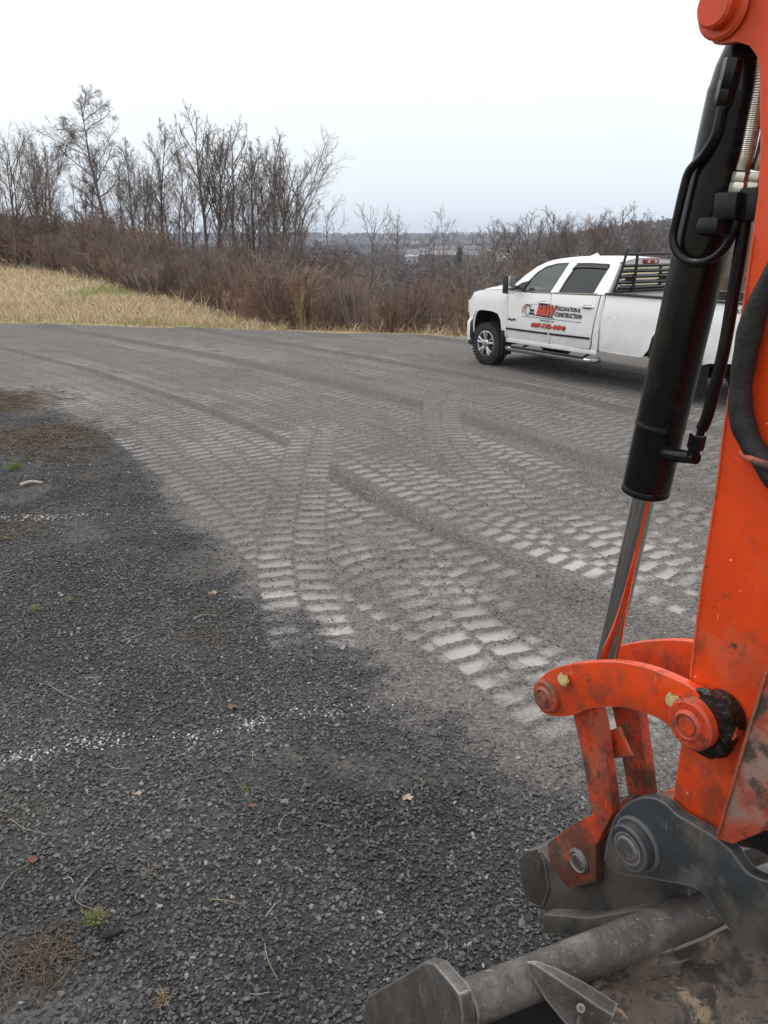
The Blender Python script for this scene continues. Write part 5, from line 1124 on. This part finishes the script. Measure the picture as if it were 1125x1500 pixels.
# far wooded ridges: crowns too many to count
def far_wood():
    rg = np.random.default_rng(6); n_ = 26000; a = rg.uniform(R(-45), R(45), n_); d = np.where(rg.random(n_) < .45, rg.uniform(260, 900, n_), rg.uniform(900, 3400, n_)); x = d * np.sin(a); y = d * np.cos(a)
    keep = (fbm(x, y, 180, 30) < .62) | (d < 900); tw = ray(640, 365)[0] / ray(640, 365)[1]; keep &= ~((abs(x / y - tw) < .05) & (d > 880) & (d < 1330)) ; x, y, d = x[keep], y[keep], d[keep]; n_ = len(x)
    z = terrain_h(x, y); h = rg.uniform(5, 11, n_) * smooth(60, 200, d) * np.where((d < 1100) & (abs(x / y - tw) < .10), .45, 1); w = h * rg.uniform(.32, .6, n_); nt_ = 10; v = np.zeros((n_, nt_, 3, 3))
    for k in range(nt_):
        c = np.stack([x + rg.normal(0, 1, n_) * w * .5, y + rg.normal(0, 1, n_) * w * .5, z + h * rg.uniform(.25, .95, n_)], -1); dd = rg.normal(0, 1, (n_, 3, 3)) * w[:, None, None] * .38; dd[..., 2] *= 1.5; v[:, k] = c[:, None] + dd
    v[..., 2] = np.minimum(v[..., 2], (z + h * 1.05)[:, None, None]); v[..., 2] = np.maximum(v[..., 2], z[:, None, None])
    tone = rg.uniform(.7, 1.35, n_)[:, None]; ev = (rg.random(n_) < .05)[:, None]; c = np.where(ev, np.array([.04, .05, .03]), np.array([.125, .098, .088]) * tone)
    m = mat('far_wood', (.1, .08, .07), .95, attr='col', var=0, spec=.05); o = obj_np('far_wood', v.reshape(-1, 3), np.arange(n_ * nt_ * 3).reshape(-1, 3), m, col=np.repeat(c, nt_ * 3, 0)); tag(o, 'far leafless woods covering the valley and ridges', 'woods', kind='stuff')
far_wood()

# pale buildings down in the valley
def building(px0, px1, ptop, pbase, dist, m, label, roof=None, nwin=0):
    r0, r1 = ray(px0, 360), ray(px1, 360); a0 = r0[:2] / r0[1] * dist; a1 = r1[:2] / r1[1] * dist; zt = CAMH + ray(px0, ptop)[2] / ray(px0, ptop)[1] * dist
    c = (a0 + a1) / 2; w = a1[0] - a0[0]; z0 = float(terrain_h(c[0], c[1])) - 1; e_ = empty('far_building', (c[0], c[1], z0)); tag(e_, label, 'building'); H_ = zt - z0; dp = 24
    MB().box((0, dp / 2, H_ / 2), (w, dp, H_)).build('wall', m, e_); MB().box((0, dp / 2, H_ + .5), (w + 1.5, dp + 1.5, 1.0)).build('roof', roof, e_)
    for i in range(nwin): MB().box((-w / 2 + w * (i + .5) / nwin, -.12, H_ - 3.0), (w / nwin * .5, .2, 2.0)).build('window', winm, e_)
winm = mat('far_window', (.05, .055, .06), .3, var=.1); bw = mat('far_wall_white', (.75, .74, .73), .7, var=.05, vscale=.1); bpk = mat('far_wall_pink', (.66, .58, .54), .8, var=.08, vscale=.1); bgr = mat('far_roof_grey', (.42, .42, .43), .7, var=.1, vscale=.1)
for px0, px1, pt, m_, lab, nw in ((598, 615, 366.5, bw, 'long low white far building behind the thin sapling', 5), (616, 631, 364.5, bw, 'bright white far shed left of the pinkish building', 3), (630, 668, 361.5, bpk, 'largest pinkish far building in the valley below the ridge', 9), (684, 704, 362.5, bgr, 'grey far building beside the evergreen', 4), (596, 612, 377, bgr, 'grey roofed far house half hidden by brush', 2), (735, 752, 374, bw, 'small white far house above the truck mirror', 2)):
    building(px0, px1, pt, 0, 1050 if pt < 370 else 620, m_, lab, bgr, nw)

# ------------------------------------------------------------------ litter on the gravel
straw = mat('dry_straw', (.26, .20, .125), .85, var=.3, vscale=30); stickm = mat('weathered_stick', (.46, .40, .33), .85, var=.3, vscale=30, bump=.4, bscale=90)
weedg = mat('weed_green', (.14, .20, .05), .8, var=.3, vscale=40); leafm = mat('dead_leaf', (.17, .115, .075), .8, var=.35, vscale=60); leafp = mat('pale_dead_leaf', (.40, .30, .21), .8, var=.3, vscale=60); redleaf = mat('rust_leaf', (.17, .07, .042), .8, var=.3, vscale=60)
thatchm = mat('brown_thatch', (.125, .092, .066), .95, var=.4, vscale=25)
rl = np.random.default_rng(23)
def gz(px, py): g = ground(px, py); return np.array([g[0], g[1], lot_z(g[0], g[1])])
# twigs and straws (pixel ends on the ground), each with its own bend
def straw_line(p, q, r, m, name, label, group=None, bend=.12, cat='twig'):
    a, b = gz(*p), gz(*q); c = a; L_ = np.linalg.norm(b - a); s = np.cross(b - a, [0, 0, 1.0]); s /= np.linalg.norm(s) + 1e-9
    mid = (a + b) / 2 + s * L_ * bend + np.array([0, 0, .008]); lift = np.array([0, 0, r + .009]); pts = spline([a + lift, mid + lift, b + lift], 7); k = len(pts)
    o = MB(c).tube(pts, np.linspace(r, r * .55, k), 6).build(name, m); o.location = tuple(c); tag(o, label, cat, group)
straw_line((30, 712), (62, 709), .016, stickm, 'stick', 'pale weathered stick lying on dark gravel by the thatch', bend=-.25, cat='stick')
straw_line((18, 1205), (70, 1228), .0020, straw, 'straw', 'long bent straw beside the left end of the near paint line', bend=.1)
straw_line((0, 1310), (46, 1270), .0020, straw, 'straw', 'straw running to the rusty leaf clump', bend=-.12)
straw_line((135, 1285), (155, 1345), .0022, straw, 'straw', 'curved straw arching into the grassy weed tuft', bend=.35)
straw_line((310, 1324), (355, 1331), .0020, straw, 'straw', 'short straight tan straw alone on the dark gravel', bend=.03)
straw_line((70, 1005), (133, 1035), .0022, straw, 'straw', 'thin straw above the painted stones of the near line', bend=.05)
straw_line((388, 1390), (408, 1445), .0018, straw, 'straw', 'grey straw near the bucket end plate', bend=.06)
for i in range(20):
    px, py = rl.uniform(5, 620), rl.uniform(900, 1490); a_ = rl.uniform(0, 6.28); L_ = rl.uniform(14, 42)
    g_ = ground(px, py)
    if grey_side(g_[0], g_[1]) > -.05: continue
    straw_line((px, py), (px + L_ * math.cos(a_), py + L_ * .8 * math.sin(a_)), rl.uniform(.0010, .0018), straw if rl.random() < .6 else stickm, 'straw', 'short thin dry straw scattered on the dark crushed stone', 'scattered dry straws', rl.uniform(-.25, .25))
# tufts: spray of thin blades
def tuft(px, py, n_, h, m, label, cat='weed', spread=1.0, name='weed_tuft', m2=None):
    c = gz(px, py); e_ = empty(name, tuple(c)); tag(e_, label, cat)
    for part, mm, cnt in (('blades', m, n_),) + ((('dry_blades', m2, n_),) if m2 else ()):
        b = MB()
        for i in range(cnt):
            a_ = rl.uniform(0, 6.28); r_ = rl.uniform(.1, 1) * spread * h; hh = h * rl.uniform(.3, 1); p0 = np.array([rl.normal(0, h * .25), rl.normal(0, h * .25), -.005])
            b.tube([p0, p0 + np.array([math.cos(a_) * r_ * .4, math.sin(a_) * r_ * .4, hh * .7]), p0 + np.array([math.cos(a_) * r_, math.sin(a_) * r_, hh])], [.0022, .0018, .0006], 4)
        b.build(part, mm, e_)
tuft(143, 1352, 55, .045, weedg, 'small green and straw weed tuft beside a dark clod on the near gravel', m2=straw, spread=1.2)
tuft(22, 686, 90, .10, weedg, 'bright green grass tuft growing out of the gravel by the thatch', cat='weed', spread=1.1)
tuft(222, 1283, 26, .03, straw, 'tiny dry straw tuft alone in the dark gravel', spread=1.4)
tuft(50, 895, 30, .04, weedg, 'mossy yellow-green tuft on the gravel between the two paint lines', spread=1.3, m2=straw)
tuft(310, 875, 24, .05, straw, 'small tan tuft at the edge of the track prints', spread=1.2)
tuft(362, 1160, 20, .03, weedg, 'little green sprig below the painted stones', spread=1.4)
tuft(240, 1470, 34, .035, straw, 'brown-tan root tuft low in the near gravel', spread=1.5)
tuft(100, 882, 26, .04, straw, 'dry tuft beside the mossy tuft', spread=1.5)
# thatch patches: matted stems nobody could count
def thatch():
    V = MB()
    for px, py, rr, cnt in ((60, 640, .95, 420), (5, 590, 1.1, 420), (100, 665, .6, 130), (60, 1410, .17, 200), (300, 935, .22, 70), (285, 895, .18, 40), (210, 790, .4, 50), (30, 770, .4, 60)):
        c = ground(px, py)
        for i in range(cnt):
            x, y = c[0] + rl.normal(0, rr * .42), c[1] + rl.normal(0, rr * .42); a_ = rl.uniform(0, 6.28); L_ = rl.uniform(.04, .16) * (1.4 if c[1] > 6 else .55); z = lot_z(x, y) + rl.uniform(.004, .018)
            V.tube([(x, y, z), (x + math.cos(a_) * L_ * .5, y + math.sin(a_) * L_ * .5, z + rl.uniform(0, .02)), (x + math.cos(a_ + .4) * L_, y + math.sin(a_ + .4) * L_, z)], .0035 if c[1] > 6 else .0015, 3, cap=False)
    me = bpy.data.meshes.new('thatch'); me.from_pydata(V.v, [], V.f); o = link('thatch', me, thatchm); tag(o, 'matted brown dead stems and moss on the gravel edge', 'thatch', kind='stuff')
thatch()
# fallen leaves: curled five-lobed blades
def leaf(px, py, s, m, label, rot=0.0):
    c = gz(px, py); pts = []; k = 22
    for i in range(k):
        a_ = 2 * math.pi * i / k; r_ = s * (.55 + .45 * abs(math.cos(a_ * 2.5))); pts.append((r_ * math.cos(a_ + rot), r_ * .8 * math.sin(a_ + rot), .012 + .35 * s * math.cos(a_ * 2 + rot) ** 2))
    V = [(0, 0, .012)] + pts; b = MB(); b.add(V, [(0, 1 + i, 1 + (i + 1) % k) for i in range(k)]); o = b.build('dead_leaf', m); o.location = tuple(c); tag(o, label, 'leaf')
leaf(597, 1176, .026, leafp, 'curled pale tan leaf on the dark stone left of the bucket'); leaf(203, 1168, .017, leafp, 'small pinkish leaf chip under the near paint line'); leaf(368, 1186, .016, redleaf, 'small rust-red leaf by the green sprig')
leaf(48, 1266, .024, redleaf, 'rust-brown leaf clump at the end of a straw'); leaf(312, 872, .035, leafp, 'tan leaf at the edge of the track prints'); leaf(340, 1040, .03, leafm, 'flat brown bark chip above the paint line', 1.0)
# dark clod beside the near tuft
cb_ = bmesh.new(); bmesh.ops.create_icosphere(cb_, subdivisions=3, radius=1.0)
for v in cb_.verts: q_ = .75 + .5 * float(fbm(v.co.x * 2 + 9, v.co.y * 2 + v.co.z * 1.7, 1.0, 130)); v.co = Vector((v.co.x * .036 * q_, v.co.y * .016 * q_, v.co.z * .012 * q_))
cl_o = from_bm('dirt_clod', cb_, mat('dark_clod', (.022, .019, .018), .95, var=.3, vscale=60, bump=.6, bscale=150), smoothed=True); g_ = gz(166, 1374); cl_o.location = (g_[0], g_[1], g_[2] + .012); cl_o.rotation_euler = (0, 0, R(25)); tag(cl_o, 'dark elongated clod lying beside the green and straw tuft', 'clod')

# ------------------------------------------------------------------ haze over the valley
hv = bpy.data.materials.new('valley_haze'); hv.use_nodes = True; t_ = hv.node_tree; t_.nodes.clear(); ho = t_.nodes.new('ShaderNodeOutputMaterial'); pvv = t_.nodes.new('ShaderNodeVolumePrincipled')
pvv.inputs['Color'].default_value = (.72, .82, 1.0, 1); pvv.inputs['Density'].default_value = .00019; pvv.inputs['Anisotropy'].default_value = .2; t_.links.new(pvv.outputs[0], ho.inputs['Volume'])
hz = MB().box((0, 0, 20), (8500, 8500, 100)).build('haze', hv, auto=None); hz['kind'] = 'stuff'; hz['label'] = 'thin pale haze lying over the valley'; hz['category'] = 'haze'
